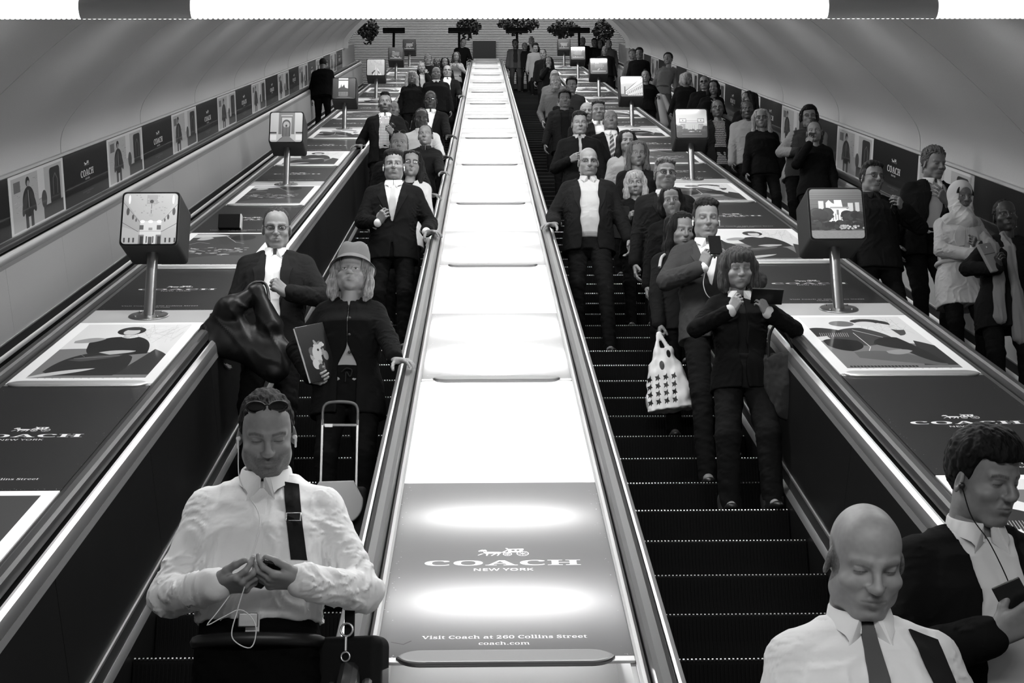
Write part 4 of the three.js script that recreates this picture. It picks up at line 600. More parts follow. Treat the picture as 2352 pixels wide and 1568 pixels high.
  if (o.hair) part('hair', inHead(hairGeo(o.hair, Math.max(cHead * 1.15, 0.0032))), tintMat(0.62, { specularIntensity: 0.25 }), root);
  // ---- trousers or skirt and shoes
  const lt = o.legs ?? { tone: 0.012 }, ft = new Field([Math.min(lo[0], -0.3), lo[1], lo[2] - 0.05], [Math.max(hi[0], 0.3), 1.12, hi[2]], cBody * 1.15);
  const rise = o.rise ?? 1.03;
  ft.loft([[0.8, 0.178 * fat, 0.118 * fat], [0.93, 0.176 * fat, 0.118 * fat], [rise, 0.162 * fat, 0.11 * fat, 0.004]].map((r, i) => i === 2 && o.belly ? [r[0], r[1], r[2] + o.belly * 0.4, r[3] + o.belly * 0.4] : r), 0.03, bend);
  for (const l of legs) {
    const w = lt.wide ?? 1; ft.cap([l.hip[0], 0.88, 0], l.kn, 0.088 * fat, 0.066 * w, 0.03).cap(l.kn, [l.an[0], l.an[1] - 0.03, l.an[2] + 0.01], 0.064 * w, 0.054 * w, 0.02);
  }
  const wr = (f, amp) => f.limit((x, y, z, v) => v + amp * (noise(x * 9, y * 16 + x * 6, z * 9 + 4) * 0.7 + noise(x * 22, y * 40, z * 22) * 0.35));
  if (px > 105) wr(ft, 0.007);
  part(lt.name ?? 'trousers', ft.mesh(), mat(lt.tone < 0.03 ? lt.tone * 0.5 : lt.tone, 0.85), root);
  for (const l of legs) { const a = Math.atan2(l.f[0] * 0.4, 1), fs = new Field([-0.08, -0.02, -0.12], [0.08, 0.13, 0.24], Math.max(cBody * 0.8, 0.008)); fs.ell([0, 0.05, -0.03], [0.036, 0.05, 0.05], 0.02).ell([0, 0.032, 0.08], [0.045, 0.035, 0.1], 0.03).cap([0, 0.07, -0.02], [0, 0.11, -0.02], 0.042, 0.045, 0.02).limit((x, y, z, v) => Math.max(v, -y)); part('shoe', fs.mesh().rotateY(a).translate(l.f[0], l.f[1], l.f[2]), mat(o.shoe ?? 0.01, 0.35), root); }
  // ---- upper clothes
  const T = o.top ?? { kind: 'jacket', tone: 0.015 }, U = o.under, jacket = ['jacket', 'coat', 'open'].includes(T.kind);
  const sleeveR = (T.sleeve ?? 1) * (m ? 1 : 0.88) * Math.sqrt(fat), layers = {};
  const garment = (grow, hem, sleeves, cut, amp, seed = 0) => {
    const f = new Field(lo, [hi[0], 1.6, hi[2]], cBody);
    f.loft(torsoRings(sex, hem, fat, grow, o.belly), 0.02, bend, T.square ?? 2.5);
    if (sleeves !== 'none') for (const a of arms) {
      const r = (k) => k * sleeveR + grow, q = (t) => a.el.map((v, i) => lerp(v, a.wr[i], t)), end = sleeves === 'short' ? null : T.cuffAt ?? (jacket ? 0.9 : 0.98);
      f.cap(B(a.sg * 0.06, 1.44, -0.025), a.sh, 0.05 + grow * 0.6, 0.056 * (m ? 1 : 0.9) + grow, 0.035);
      if (sleeves === 'short') f.cap(a.sh, a.sh.map((v, i) => lerp(v, a.el[i], 0.7)), r(0.062), r(0.06), 0.03);
      else f.cap(a.sh, a.el, r(0.057), r(0.049), 0.03).cap(a.el, q(end), r(0.049), r(T.cuff ?? 0.041), 0.012);
    }
    if (amp) f.limit((x, y, z, v) => {
      const side = x > 0 ? arms[1] : arms[0], ey = y - side.el[1], near_ = Math.exp(-(ey * ey) / 0.02), arm = Math.abs(x - bend(y)[0]) > sw - 0.02 ? 1 : 0;
      const w = noise(x * 4 + seed, y * 5, z * 4), s = x > 0 ? 1 : -1, fold = 1 - Math.abs(noise((x * s + y * 0.8) * 7 + w * 0.5, (y - x * s * 0.9) * 3 + seed, z * 4 + s)) * 2.6, fold2 = 1 - Math.abs(noise(x * 8 + 7, y * 26 + w * 2, z * 8 + seed)) * 2.4;
      return v - amp * (Math.max(0, fold) * (0.9 - arm * 0.4) + Math.max(0, fold2) * (0.12 + arm * (0.25 + near_ * 0.9)) - 0.4);
    });
    if (cut) f.limit((x, y, z, v) => { const b = bend(y), w = cut(y), X = Math.abs(x - b[0] - (T.off ?? 0)), d = Math.min(w - X, z - b[1] + 0.01); return y > 1.5 ? v : Math.max(v, d); });
    return f;
  };
  const amp = px > 105 ? (T.amp ?? 0.005) : 0, yb = T.button ?? 1.08, wTop = T.v ?? 0.074;
  const cut = T.gapFn ? T.gapFn : T.kind === 'open' ? (y) => (T.gap ?? 0.07) * (0.75 + 0.25 * sstep(1.3, 1.46, y)) + 0.012 * noise(1, y * 5, 3) : T.kind === 'shut' || T.kind === 'tee' || T.kind === 'shirt' ? null : (y) => y > yb ? wTop * Math.pow((y - yb) / (1.46 - yb), 0.9) : 0.0 + 0.09 * Math.max(0, yb - 0.1 - y);
  const hem = T.hem ?? (jacket ? 0.79 : T.kind === 'shirt' && !T.loose ? 0.99 : 0.82);
  const fj = garment(jacket ? 0.012 : T.kind === 'shut' ? 0.014 : 0.0, hem, T.sleeves ?? 'long', cut, amp, o.h * 17);
  // neck hole
  const hole = (f, r) => f.cap(B(0, 1.452, -0.008), B(0, 1.56, 0.02), r, r + 0.016, 0.008, { cut: true });
  if (T.kind === 'shirt') hole(fj, 0.05); else hole(fj, T.neck ?? (m ? 0.066 : 0.072));
  part(T.name ?? (jacket ? 'jacket' : 'shirt'), fj.mesh(T.paint ? (x, y, z) => T.paint(x, y, z, { arms, B }) : null), T.paint ? tintMat(0.85) : T.mat ?? mat(T.tone < 0.03 ? T.tone * 0.55 : T.tone, T.rough ?? 0.85, 0, T.extra ?? {}), root, T.label);
  layers.top = fj;
  if (U) {
    const hem2 = U.hem ?? 0.97, fu = garment(-0.006, hem2, 'none', null, px > 105 ? 0.003 : 0, 3); hole(fu, U.neck ?? 0.052); layers.under = fu;
    part(U.name ?? 'shirt', fu.mesh(), U.mat ?? mat(U.tone, 0.85), root);
    if (U.front) part('shirt_front', drape(fu, (t) => B(-0.1, lerp(1.42, hem2 + 0.01, t), 0), (t) => B(0.1, lerp(1.42, hem2 + 0.01, t), 0), 0.001, 14, 30, 0.001), U.front, root);
    if (U.collar !== false && m) part('collar', collarGeo(B(0, 1.475, -0.004), 0.058, { gap: o.tie ? 0.03 : 0.16, tip: 0.042 }), mat(U.tone, 0.85), root);
    if (U.cuff) for (const a of arms) { const q = (t) => a.el.map((v, i) => lerp(v, a.wr[i], t)); const f = new Field([0, 1, 2].map((i) => a.wr[i] - 0.12), [0, 1, 2].map((i) => a.wr[i] + 0.12), 0.005); f.cap(q(0.8), q(1.02), 0.037, 0.036, 0.004); part('shirt_cuff', f.mesh(), mat(U.tone, 0.85), root); }
  }
  if (T.kind === 'shirt' || T.collar) part('collar', collarGeo(B(0, 1.475, 0.0), m ? 0.061 : 0.055, { gap: T.gapC ?? 0.06, tip: T.tip ?? 0.042 }), mat(T.collarTone ?? T.tone, 0.85), root);
  const F = T.kind === 'shirt' ? fj : layers.under;
  if (T.kind === 'jacket' || T.kind === 'open' && T.lapel) for (const s of [-1, 1]) {
    const inner = (y) => (T.kind === 'open' ? cut(y) : cut(Math.max(y, yb))) + 0.0, y1 = T.kind === 'open' ? 1.1 : yb + 0.01;
    part('lapel', drape(fj, (t) => { const y = lerp(1.455, y1, t); return B(s * (inner(y) + 0.004), y, 0); }, (t) => { const y = lerp(1.425, y1 - 0.005, t), w = t < 0.28 ? lerp(0.03, 0.05, t / 0.28) : t < 0.31 ? lerp(0.05, 0.072, (t - 0.28) / 0.03) : lerp(0.072, 0.004, Math.pow((t - 0.31) / 0.69, 1.1)); return B(s * (inner(y) + 0.004 + w), y + (t < 0.28 ? 0.0 : 0.012), 0); }, 0.004, 6, 34, 0.002), mat(T.tone < 0.03 ? T.tone * 0.65 : T.tone * 1.12, 0.8), root);
  }
  if (o.tie) part('tie', drape(F, (t) => B(-(t < 0.05 ? lerp(0.019, 0.014, t / 0.05) : lerp(0.014, 0.042, t)) * (t > 0.96 ? (1 - t) / 0.04 : 1), lerp(1.472, o.tie.end ?? 1.04, t), 0), (t) => B((t < 0.05 ? lerp(0.019, 0.014, t / 0.05) : lerp(0.014, 0.042, t)) * (t > 0.96 ? (1 - t) / 0.04 : 1) + 0.0005, lerp(1.472, o.tie.end ?? 1.04, t), 0), 0.006, 6, 30, 0.004), o.tie.mat ?? mat(o.tie.tone, 0.7), root);
  if (o.placket) part('placket', drape(fj, (t) => B(-0.019, lerp(1.432, 0.985, t), 0), (t) => B(0.019, lerp(1.432, 0.985, t), 0), 0.0012, 4, 40, 0.0008), mat(T.tone, 0.8), root);
  if (o.belt) { const g = new THREE.TorusGeometry(1, 0.12, 8, 40); g.rotateX(Math.PI / 2); g.scale(0.168 * fat, 0.17, 0.118 * fat + (o.belly ?? 0) * 0.4); part('belt', g.translate(0, 0.995, 0.004 + (o.belly ?? 0) * 0.4), mat(0.01, 0.4), root); }
  // ---- things worn on the head
  const K = o.glasses; if (K) {
    const r = K.r ?? 0.0245, y = K.y ?? 0.001, z = K.z ?? 0.094, t = K.t ?? 0.0022, gs = [];
    for (const s of [-1, 1]) { gs.push(new THREE.TorusGeometry(r, t, 6, 24).scale(1, K.sq ?? 0.76, 1).rotateY(s * 0.16).translate(s * 0.032, y, z - 0.003)); if (!K.top) gs.push(tubeThrough([[s * 0.056, y + 0.006, z - 0.008], [s * 0.074, y + 0.007, z - 0.035], [s * 0.0795, y + 0.004, 0.0], [s * 0.081, y - 0.012, -0.022]], t, 16, 5)); }
    gs.push(tubeThrough([[-0.009, y + 0.004, z], [0, y + 0.008, z + 0.003], [0.009, y + 0.004, z]], t, 8, 5));
    const G = part('glasses', inHead(merge(gs)), mat(K.tone ?? 0.01, 0.3), root);
    for (const s of [-1, 1]) part('lens', inHead(new THREE.SphereGeometry(r * 0.98, 16, 8).scale(1, K.sq ?? 0.76, 0.1).rotateY(s * 0.16).translate(s * 0.032, y, z - 0.003)), K.dark ? mat(0.008, 0.08) : mat(0.9, 0.02, 0, { transmission: 1, thickness: 0, ior: 1.3 }), G);
  }
  const api = { root, world, toLocal, B, part, inHead, arms, layers, hm, S };
  if (o.buds) for (const s of [-1, 1]) { const g = merge([new THREE.SphereGeometry(0.0075, 10, 8).translate(s * 0.081, -0.008, 0.004), new THREE.CapsuleGeometry(0.0032, 0.024, 4, 8).translate(s * 0.083, -0.024, 0.008)]); part('earbud', inHead(g), mat(0.85, 0.3), root); }
  if (o.extra) o.extra(api);
  return api;
}
// ---------------------------------------------------------------- the commuters
const stepY = (e, k) => Math.max(0, P(0, ESC[e].ph + STEP * k, 0).y);
const railAt = (e, side, d) => { const s = (d - 1.386 + 0.42) / Math.cos(SLOPE), q = P(0, s, 0.845); return [side < 0 ? ESC[e].x0 - 0.145 : ESC[e].x1 + 0.145, q.y, -d]; };
// who(escalator, [x of the head, distance, step, stature], look)
function who(e, [X, d, k, h], o) {
  const E = ESC[e], bx = clamp(X, E.x0 + (o.margin ?? 0.19), E.x1 - (o.margin ?? 0.19)), y = stepY(e, k), yaw = o.yaw ?? 0;
  const lx = (X - bx) * Math.cos(yaw) / 0.72 / (h / UP);
  const rail = (side, ahead = 0.25) => ({ toLocal }) => { const r = railAt(e, side, d - ahead); return toLocal([r[0] - side * 0.075, r[1] + 0.04, r[2]]).toArray(); };
  const R = o.R === 'rail' ? { p: rail(-1, o.ahead ?? 0.25), dir: [-0.8, -0.25, 0.55], pal: [-0.35, -1, 0], pose: 'rail', elbow: [-0.5, -0.2, -1] } : o.R, L = o.L === 'rail' ? { p: rail(1, o.ahead ?? 0.25), dir: [0.8, -0.25, 0.55], pal: [0.35, -1, 0], pose: 'rail', elbow: [0.5, -0.2, -1] } : o.L;
  return makePerson({ px: 3340 / d, ...o, R, L, X: bx, d, y, h, lean: [lx + (o.lx ?? 0), (o.lz ?? 0)] });
}
const M4 = (x = 0, y = 0, z = 0, rx = 0, ry = 0, rz = 0) => new THREE.Matrix4().makeRotationFromEuler(new THREE.Euler(rx, ry, rz)).setPosition(x, y, z);
function loose(name, label, category, matrix, group) { const o = thing(name, label, category, [0, 0, 0], 0, group); matrix.decompose(o.position, o.quaternion, o.scale); return o; }
const inHand = (a, side, m) => a.root.matrixWorld.clone().multiply(a.arms[side].hm).multiply(m), onBody = (a, m) => a.root.matrixWorld.clone().multiply(m);
function phone(a, side, label, m = M4(0.02, 0.075, 0.034, 0, 0, 0.1), size = [0.14, 0.07]) {
  const o = loose('phone', label, 'phone', inHand(a, side, m)); part('case', rbox(size[0], size[1], 0.009, 0.004), mat(0.012, 0.25), o); part('screen', rbox(size[0] * 0.94, size[1] * 0.92, 0.002, 0.001, 0, 0, 0.0045), mat(0.02, 0.08), o); part('camera_lens', new THREE.CylinderGeometry(0.004, 0.004, 0.002, 12).rotateX(Math.PI / 2).translate(-size[0] * 0.4, size[1] * 0.3, -0.005), mat(0.05, 0.1), o); return o;
}
const SUIT = 0.012, jk = (tone = SUIT, x = {}) => ({ kind: 'jacket', tone, ...x }), op = (tone = SUIT, x = {}) => ({ kind: 'open', tone, lapel: 1, ...x }), shut = (tone = SUIT, x = {}) => ({ kind: 'shut', name: 'jacket', tone, ...x }), sh = (tone) => ({ tone });
const SK = 0.3, DK = 0.055, hair = (style, tone = 0.02, x = {}) => ({ style, tone, ...x });
const phoneHand = (s, y = 1.16, z = 0.28, x = 0.1) => ({ p: [s * x, y, z], dir: [-s * 0.55, 0.6, 0.4], pal: [-s * 0.3, 0.25, -0.9], pose: 'grip', elbow: [s * 0.7, -0.8, -0.3] });
const sunTop = { top: 1, y: 0.1, z: 0.07, dark: 1, r: 0.026 };
const checks = canvas(256, 384, (c, w, h) => { c.fillStyle = G(235); c.fillRect(0, 0, w, h); c.fillStyle = 'rgba(20,20,20,0.75)'; for (let i = 0; i < 13; i++) c.fillRect(i * 20, 0, 8, h); c.fillStyle = 'rgba(20,20,20,0.6)'; for (let i = 0; i < 22; i++) c.fillRect(0, i * 18, w, 7); });
const diamonds = canvas(256, 384, (c, w, h) => { c.fillStyle = G(40); c.fillRect(0, 0, w, h); c.fillStyle = G(215); for (let j = 0; j < 26; j++) for (let i = 0; i < 14; i++) { const x = i * 20 + (j % 2) * 10, y = j * 15; c.beginPath(); c.moveTo(x, y - 5); c.lineTo(x + 6, y); c.lineTo(x, y + 5); c.lineTo(x - 6, y); c.fill(); } });
const stripeTie = canvas(64, 256, (c, w, h) => { c.fillStyle = G(110); c.fillRect(0, 0, w, h); c.lineWidth = 9; for (let i = -3; i < 24; i++) { c.strokeStyle = G(i % 2 ? 190 : 60); c.beginPath(); c.moveTo(0, i * 18 + 30); c.lineTo(w, i * 18); c.stroke(); } });
const cloth = (t) => new THREE.MeshPhysicalMaterial({ map: t, roughness: 0.85 });

// ---- escalator left of the lit deck
who(1, [-0.69, 4.5, -5, 1.85], { label: 'man in white shirt with sunglasses on his head looking down at a phone', head: [0.2, 0.45, 0.07], hs: 1.03, skin: 0.4, fat: 1.04, belly: 0.025, margin: 0.13, warp: { jaw: 0.0 }, face: { lid: 1, beard: 0.62, beardTone: 0.03, brow: 0.05 }, hair: hair('short', 0.009, { fringe: 0.006 }), top: { kind: 'shirt', tone: 0.8, amp: 0.0075, sleeve: 1.12, hem: 1.05, tip: 0.05, cuff: 0.043 }, rise: 1.08, placket: 1, belt: 1, legs: { tone: 0.006 },
  R: { p: [-0.085, 1.13, 0.25], dir: [0.85, 0.02, 0.5], pal: [0.1, 0.9, -0.4], pose: 'cradle', elbow: [-0.75, -0.6, -0.5] }, L: { p: [0.145, 1.14, 0.25], dir: [-0.85, 0.0, 0.5], pal: [-0.1, 0.9, -0.4], pose: 'cradle', elbow: [0.75, -0.6, -0.5] }, glasses: { y: 0.098, z: 0.074, dark: 1, r: 0.027, sq: 0.62, top: 1, t: 0.003 }, buds: 1,
  extra: (a) => {
    const f = a.layers.top, B = a.B;
    phone(a, 1, 'small pale-edged phone between the hands of the man in white shirt', M4(0.02, 0.1, 0.026, 0.1, 0, 0.15), [0.13, 0.065]);
    a.part('bag_strap', drape(f, (t) => B(lerp(0.06, 0.1, t), lerp(1.455, 1.215, t), 0), (t) => B(lerp(0.104, 0.144, t), lerp(1.448, 1.215, t), 0), 0.003, 6, 30, 0.003), mat(0.012, 0.6), a.root);
    const zb = f.front(B(0.1, 1.34, 0)[0], 1.34) + 0.01; a.part('strap_buckle', new THREE.TorusGeometry(0.026, 0.003, 6, 4, Math.PI * 2).rotateZ(Math.PI / 4).scale(1.1, 0.62, 1).rotateX(-0.2).translate(...B(0.1, 1.34, zb)), steel, a.root);
    const ear = V(-0.082, -0.02, 0.008).applyMatrix4(a.hm).toArray();
    a.part('earphone_cord', tubeThrough([ear, [ear[0] + 0.01, 1.46, 0.085], [-0.045, 1.42, f.front(-0.045, 1.42) + 0.01], [0.005, 1.34, f.front(0.005, 1.34) + 0.006], [-0.005, 1.24, f.front(-0.005, 1.24) + 0.008], [-0.03, 1.17, f.front(-0.03, 1.17) + 0.02], [-0.05, 1.1, 0.25], [-0.08, 1.05, 0.27], [-0.1, 1.02, 0.28], [-0.06, 1.04, 0.28], [-0.01, 1.06, 0.28], [0.03, 1.02, 0.28], [0.02, 0.96, 0.28], [-0.03, 0.985, 0.28], [-0.02, 1.06, 0.28], [0.0, 1.12, 0.3]], 0.0017, 150, 6), mat(0.75, 0.5), a.root);
    a.part('buckle', rbox(0.055, 0.04, 0.008, 0.004, -0.01, 1.045, 0.16), mat(0.4, 0.3, 1), a.root);
    const o = loose('shoulder_bag', 'dark shoulder bag with metal clip at the hip of the man in white shirt', 'bag', onBody(a, M4(0.27, 0.86, 0.02, 0, -0.3, 0)));
    part('pouch', rbox(0.2, 0.3, 0.1, 0.03, 0, 0, 0, 4), mat(0.01, 0.6), o); part('clip', merge([new THREE.TorusGeometry(0.018, 0.0035, 8, 20).translate(0.0, 0.165, 0.05), new THREE.CapsuleGeometry(0.005, 0.035, 4, 8).translate(0, 0.125, 0.055), new THREE.TorusGeometry(0.013, 0.003, 8, 20).translate(0, 0.09, 0.055)]), steel, o); part('strap_end', rbox(0.03, 0.16, 0.008, 0.003, 0.0, 0.2, 0.03), mat(0.012, 0.6), o);
  } });
who(1, [-1.31, 8.6, 5, 1.788], { label: 'man with glasses in open dark suit holding up a black leather bag', head: [0.12, 0.28, 0.03], skin: 0.36, face: { lid: 0.95, brow: 0.06 }, hair: hair('short', 0.05, { fringe: -0.012 }), glasses: { sq: 0.62 }, top: op(0.028, { gap: 0.062 }), under: { tone: 0.8 }, R: { p: [-0.3, 0.8, 0.06] }, L: { p: [0.11, 1.13, 0.25], dir: [-0.75, 0.5, 0.4], pal: [-0.2, -0.2, -0.9], pose: 'fist', elbow: [1, -0.5, -0.4] }, warp: { jaw: -0.05 },
  extra: (a) => {
    const o = loose('leather_bag', 'black shiny leather bag hanging from the hand of the man with glasses', 'bag', onBody(a, M4(-0.08, 0.87, 0.27)));
    const f = new Field([-0.4, -0.35, -0.2], [0.4, 0.4, 0.2], 0.011); f.cap([0.02, 0.26, 0.02], [-0.13, 0.14, 0.03], 0.03, 0.075, 0.04).cap([0.02, 0.26, 0.02], [0.1, 0.05, 0.0], 0.03, 0.08, 0.04).cap([-0.15, 0.12, 0.03], [-0.24, -0.02, 0.0], 0.07, 0.07, 0.06, { s: [1, 1, 1.5] }).cap([-0.2, -0.03, 0], [0.14, -0.12, 0], 0.1, 0.1, 0.06, { s: [1, 1, 1.5] }).cap([-0.1, 0, 0], [0.14, -0.22, 0], 0.1, 0.08, 0.05, { s: [1, 1, 1.6] });
    f.limit((x, y, z, v) => v - 0.008 * Math.max(0, 1 - Math.abs(noise(x * 5 + y * 3, y * 2, z * 3)) * 3) - 0.004 * noise(x * 12, y * 6, z * 12)); part('pouch', f.mesh(), new THREE.MeshPhysicalMaterial({ color: grey(0.005), roughness: 0.42, specularIntensity: 0.5 }), o); part('handle', tubeThrough([[-0.08, 0.2, 0.05], [0.0, 0.3, 0.04], [0.06, 0.31, 0.0], [0.1, 0.16, 0.03]], 0.009, 24, 8), mat(0.008, 0.35), o);
  } });
const hatLady = who(1, [-0.76, 7.8, 3, 1.66], { sex: 'f', label: 'older woman in a straw trilby hat with one hand on the handrail', head: [-0.05, -0.12, -0.04], skin: 0.5, fat: 1.08, face: { lid: 0.75, brow: 0.16, browD: 0.4 }, warp: { jaw: 0.16, nose: 0.004 }, hair: hair('wavy', 0.3, { len: 0.17, wide: 1.12 }), top: { kind: 'open', name: 'jacket', tone: 0.014, gapFn: (y) => y > 1.16 ? 0.004 : 0.004 + 0.05 * sstep(1.16, 1.02, y), hem: 0.74 }, under: { tone: 0.34, hem: 0.93 }, L: 'rail', ahead: 0.32, R: { p: [-0.2, 0.95, 0.1], dir: [0.5, -0.2, 0.7], pal: [0.5, 0.5, -0.4], pose: 'grip', elbow: [-1, -0.6, -0.2] },
  extra: (a) => {
    const prof = [[0.001, 0.125], [0.055, 0.122], [0.076, 0.11], [0.088, 0.07], [0.097, 0.0], [0.099, -0.012], [0.112, -0.02], [0.128, -0.036], [0.13, -0.034], [0.114, -0.016], [0.0995, -0.008]].map((p) => new THREE.Vector2(...p));
    const g = new THREE.LatheGeometry(prof, 64); const p = g.attributes.position; for (let i = 0; i < p.count; i++) { const x = p.getX(i), y = p.getY(i), z = p.getZ(i); if (y > 0.05) p.setY(i, y - 0.018 * gauss(x, 0, 0.03, 1)); } g.computeVertexNormals();
    { const u = g.attributes.uv, P2 = g.attributes.position; for (let i = 0; i < u.count; i++) u.setXY(i, u.getX(i) * 12, (P2.getY(i) + Math.hypot(P2.getX(i), P2.getZ(i))) * 15); }
    const weave = canvas(256, 256, (c, w, h) => { c.fillStyle = G(104); c.fillRect(0, 0, w, h); for (let i = 0; i < 16; i++) { c.fillStyle = G(i % 2 ? 80 : 118); c.fillRect(0, i * 16, w, 8); } for (let i = 0; i < 64; i++) { c.fillStyle = 'rgba(60,60,60,0.35)'; c.fillRect(i * 4, 0, 1, h); } });
    const hat = a.part('hat', a.inHead(g.scale(1, 1, 1.12).rotateX(-0.1).translate(0, 0.066, -0.008)), new THREE.MeshPhysicalMaterial({ map: weave, roughness: 0.8 }), a.root), w = hat; weave.wrapS = weave.wrapT = THREE.RepeatWrapping;
    a.part('hat_band', a.inHead(new THREE.CylinderGeometry(0.0965, 0.1005, 0.022, 48, 1, true).scale(1, 1, 1.12).rotateX(-0.1).translate(0, 0.064, -0.008)), mat(0.2, 0.7), w);
    a.part('drawstring', tubeThrough([[-0.03, 0.98, 0.14], [0.0, 1.0, 0.15], [0.03, 0.99, 0.145], [0.02, 0.95, 0.15], [0.0, 0.98, 0.15], [-0.005, 0.92, 0.15]], 0.0035, 40, 6), mat(0.02, 0.6), a.root);
    for (const y of [1.3, 1.2, 1.1]) a.part('button', new THREE.SphereGeometry(0.009, 10, 8).translate(0.012, y, (a.layers.top.front(0.035, y) ?? 0.12) + 0.004), mat(0.03, 0.4), a.root);
    const o = loose('magazine', 'glossy magazine held under the arm of the woman in the hat', 'magazine', onBody(a, M4(-0.17, 1.08, 0.2, -0.1, 0.85, 0.45)));
    const cover = canvas(256, 360, (c, W, H) => { const r = mulberry(77); c.fillStyle = G(30); c.fillRect(0, 0, W, H); for (let i = 0; i < 26; i++) { c.fillStyle = G(60 + 180 * r()); c.beginPath(); c.ellipse(W * (0.3 + 0.5 * r()), H * (0.35 + 0.45 * r()), 10 + 26 * r(), 5 + 30 * r(), r() * 3, 0, 7); c.fill(); } c.fillStyle = G(200); c.beginPath(); c.ellipse(W * 0.5, H * 0.5, 40, 52, 0.4, 0, 7); c.fill(); c.fillStyle = G(20); c.beginPath(); c.ellipse(W * 0.56, H * 0.46, 9, 8, 0, 0, 7); c.fill(); });
    part('cover', rbox(0.23, 0.33, 0.012, 0.002), new THREE.MeshPhysicalMaterial({ map: cover, roughness: 0.3, clearcoat: 0.5 }), o); part('pages', rbox(0.222, 0.322, 0.01, 0.001, -0.006, 0, -0.004), mat(0.7, 0.8), o);
  } });
{ // trolley case in front of her
  const y = stepY(1, 1), z = -(1.386 + 0.866 * (5.786 + STEP * 1) + 0.14), o = thing('trolley_case', 'dark trolley suitcase with raised handle and pale front flap', 'suitcase', [-0.715, y, z + 0.02], 0.05); o.scale.x = 0.78;
  part('shell', rbox(0.37, 0.52, 0.2, 0.03, 0, 0.34, 0, 4), mat(0.014, 0.6), o); const flap = new THREE.Shape(); flap.moveTo(-0.15, -0.02); flap.quadraticCurveTo(-0.17, -0.08, -0.11, -0.13); flap.lineTo(0.1, -0.13); flap.quadraticCurveTo(0.16, -0.1, 0.155, -0.03); flap.lineTo(0.1, 0.05); flap.lineTo(-0.1, 0.045);
  const fl = part('flap', new THREE.ExtrudeGeometry(flap, { depth: 0.03, bevelEnabled: true, bevelSize: 0.008, bevelThickness: 0.008, bevelSegments: 3 }).translate(0.0, 0.56, 0.1), mat(0.3, 0.75), o); part('name_plate', rbox(0.09, 0.018, 0.006, 0.003, -0.06, 0.46, 0.142), mat(0.15, 0.35, 0.6), fl);
  for (const s of [-1, 1]) part('rail', rbox(0.017, 0.36, 0.014, 0.004, s * 0.11, 0.78, -0.06), mat(0.35, 0.35, 0.9), o); part('grip', tubeThrough([[-0.11, 0.93, -0.06], [-0.105, 1.02, -0.06], [-0.08, 1.04, -0.06], [0.08, 1.04, -0.06], [0.105, 1.02, -0.06], [0.11, 0.93, -0.06]], 0.009, 40, 8), mat(0.05, 0.4), o); part('crossbar', rbox(0.22, 0.014, 0.014, 0.004, 0, 0.93, -0.06), mat(0.15, 0.4), o); part('tag', rbox(0.05, 0.016, 0.004, 0.001, -0.07, 0.925, -0.045), mat(0.6, 0.4), o); for (const s of [-1, 1]) part('wheel', new THREE.CylinderGeometry(0.04, 0.04, 0.025, 20).rotateZ(Math.PI / 2).translate(s * 0.14, 0.04, -0.07), mat(0.01, 0.6), o); part('side_pocket', rbox(0.05, 0.2, 0.14, 0.02, -0.2, 0.46, 0, 3), mat(0.06, 0.7), o);
}
who(1, [-0.77, 11.4, 12, 1.812], { label: 'man in dark suit and pale tie holding a phone, hand on the rail', head: [0.05, 0.1, 0.02], skin: 0.3, face: { lid: 0.7, brow: 0.03, beard: 0.25, beardTone: 0.12 }, hair: hair('side', 0.02, { fringe: 0.01 }), buds: 1, top: jk(0.014), under: { tone: 0.8, cuff: 1 }, tie: { tone: 0.42, end: 0.99 }, R: phoneHand(-1, 1.03, 0.27, 0.11), L: 'rail', ahead: 0.18, extra: (a) => phone(a, 0, 'black phone in the right hand of the man in suit and pale tie') });
who(1, [-0.66, 12.2, 14, 1.7], { sex: 'f', label: 'long dark haired woman in white jacket behind the man with pale tie', head: [0.1, 0.05, -0.05], skin: 0.3, hair: hair('long', 0.012, { len: 0.24 }), glasses: {}, top: { kind: 'open', name: 'jacket', tone: 0.5, collar: 0, gap: 0.05 }, under: { tone: 0.012, hem: 0.9 } });
who(1, [-0.83, 13.0, 16, 1.807], { label: 'grey haired man with sunglasses on his head, dark jacket, hand on rail', head: [0.05, 0.08, 0], skin: 0.3, fat: 1.1, hair: hair('short', 0.14), face: { lid: 0.6, brow: 0.1 }, glasses: { ...sunTop }, top: op(), under: sh(0.1), L: 'rail', ahead: 0.5 });
who(1, [-0.64, 15.0, 21, 1.649], { sex: 'f', label: 'frowning woman with tied back dark hair in dark zipped jacket', head: [-0.12, 0.05, 0], skin: 0.28, hair: hair('short', 0.012, { fringe: -0.002 }), face: { lid: 0.6, brow: 0.02 }, top: shut(0.016, { collar: 1 }), L: 'rail', ahead: 0.4, fat: 1.1 });
who(1, [-1.3, 17.4, 27, 1.839], { label: 'bearded man in dark blazer over a checked shirt, hand on left rail', head: [0.05, 0.02, 0.03], skin: 0.24, hair: hair('quiff', 0.012), face: { lid: 0.5, brow: 0.015, beard: 1, beardTone: 0.012 }, top: op(0.012, { gap: 0.08 }), under: { tone: 0.7, front: cloth(checks) }, R: 'rail', L: phoneHand(1, 1.1, 0.26, 0.12), ahead: 0.1, extra: (a) => { const o = loose('coffee_cup', 'dark takeaway cup held by the bearded man in checked shirt', 'cup', inHand(a, 1, M4(-0.03, 0.075, 0.045, 0, 0, 1.4))); part('cup', new THREE.CylinderGeometry(0.036, 0.03, 0.1, 24), mat(0.03, 0.5), o); part('lid', new THREE.CylinderGeometry(0.034, 0.038, 0.014, 24).translate(0, 0.055, 0), mat(0.02, 0.3), o); } });
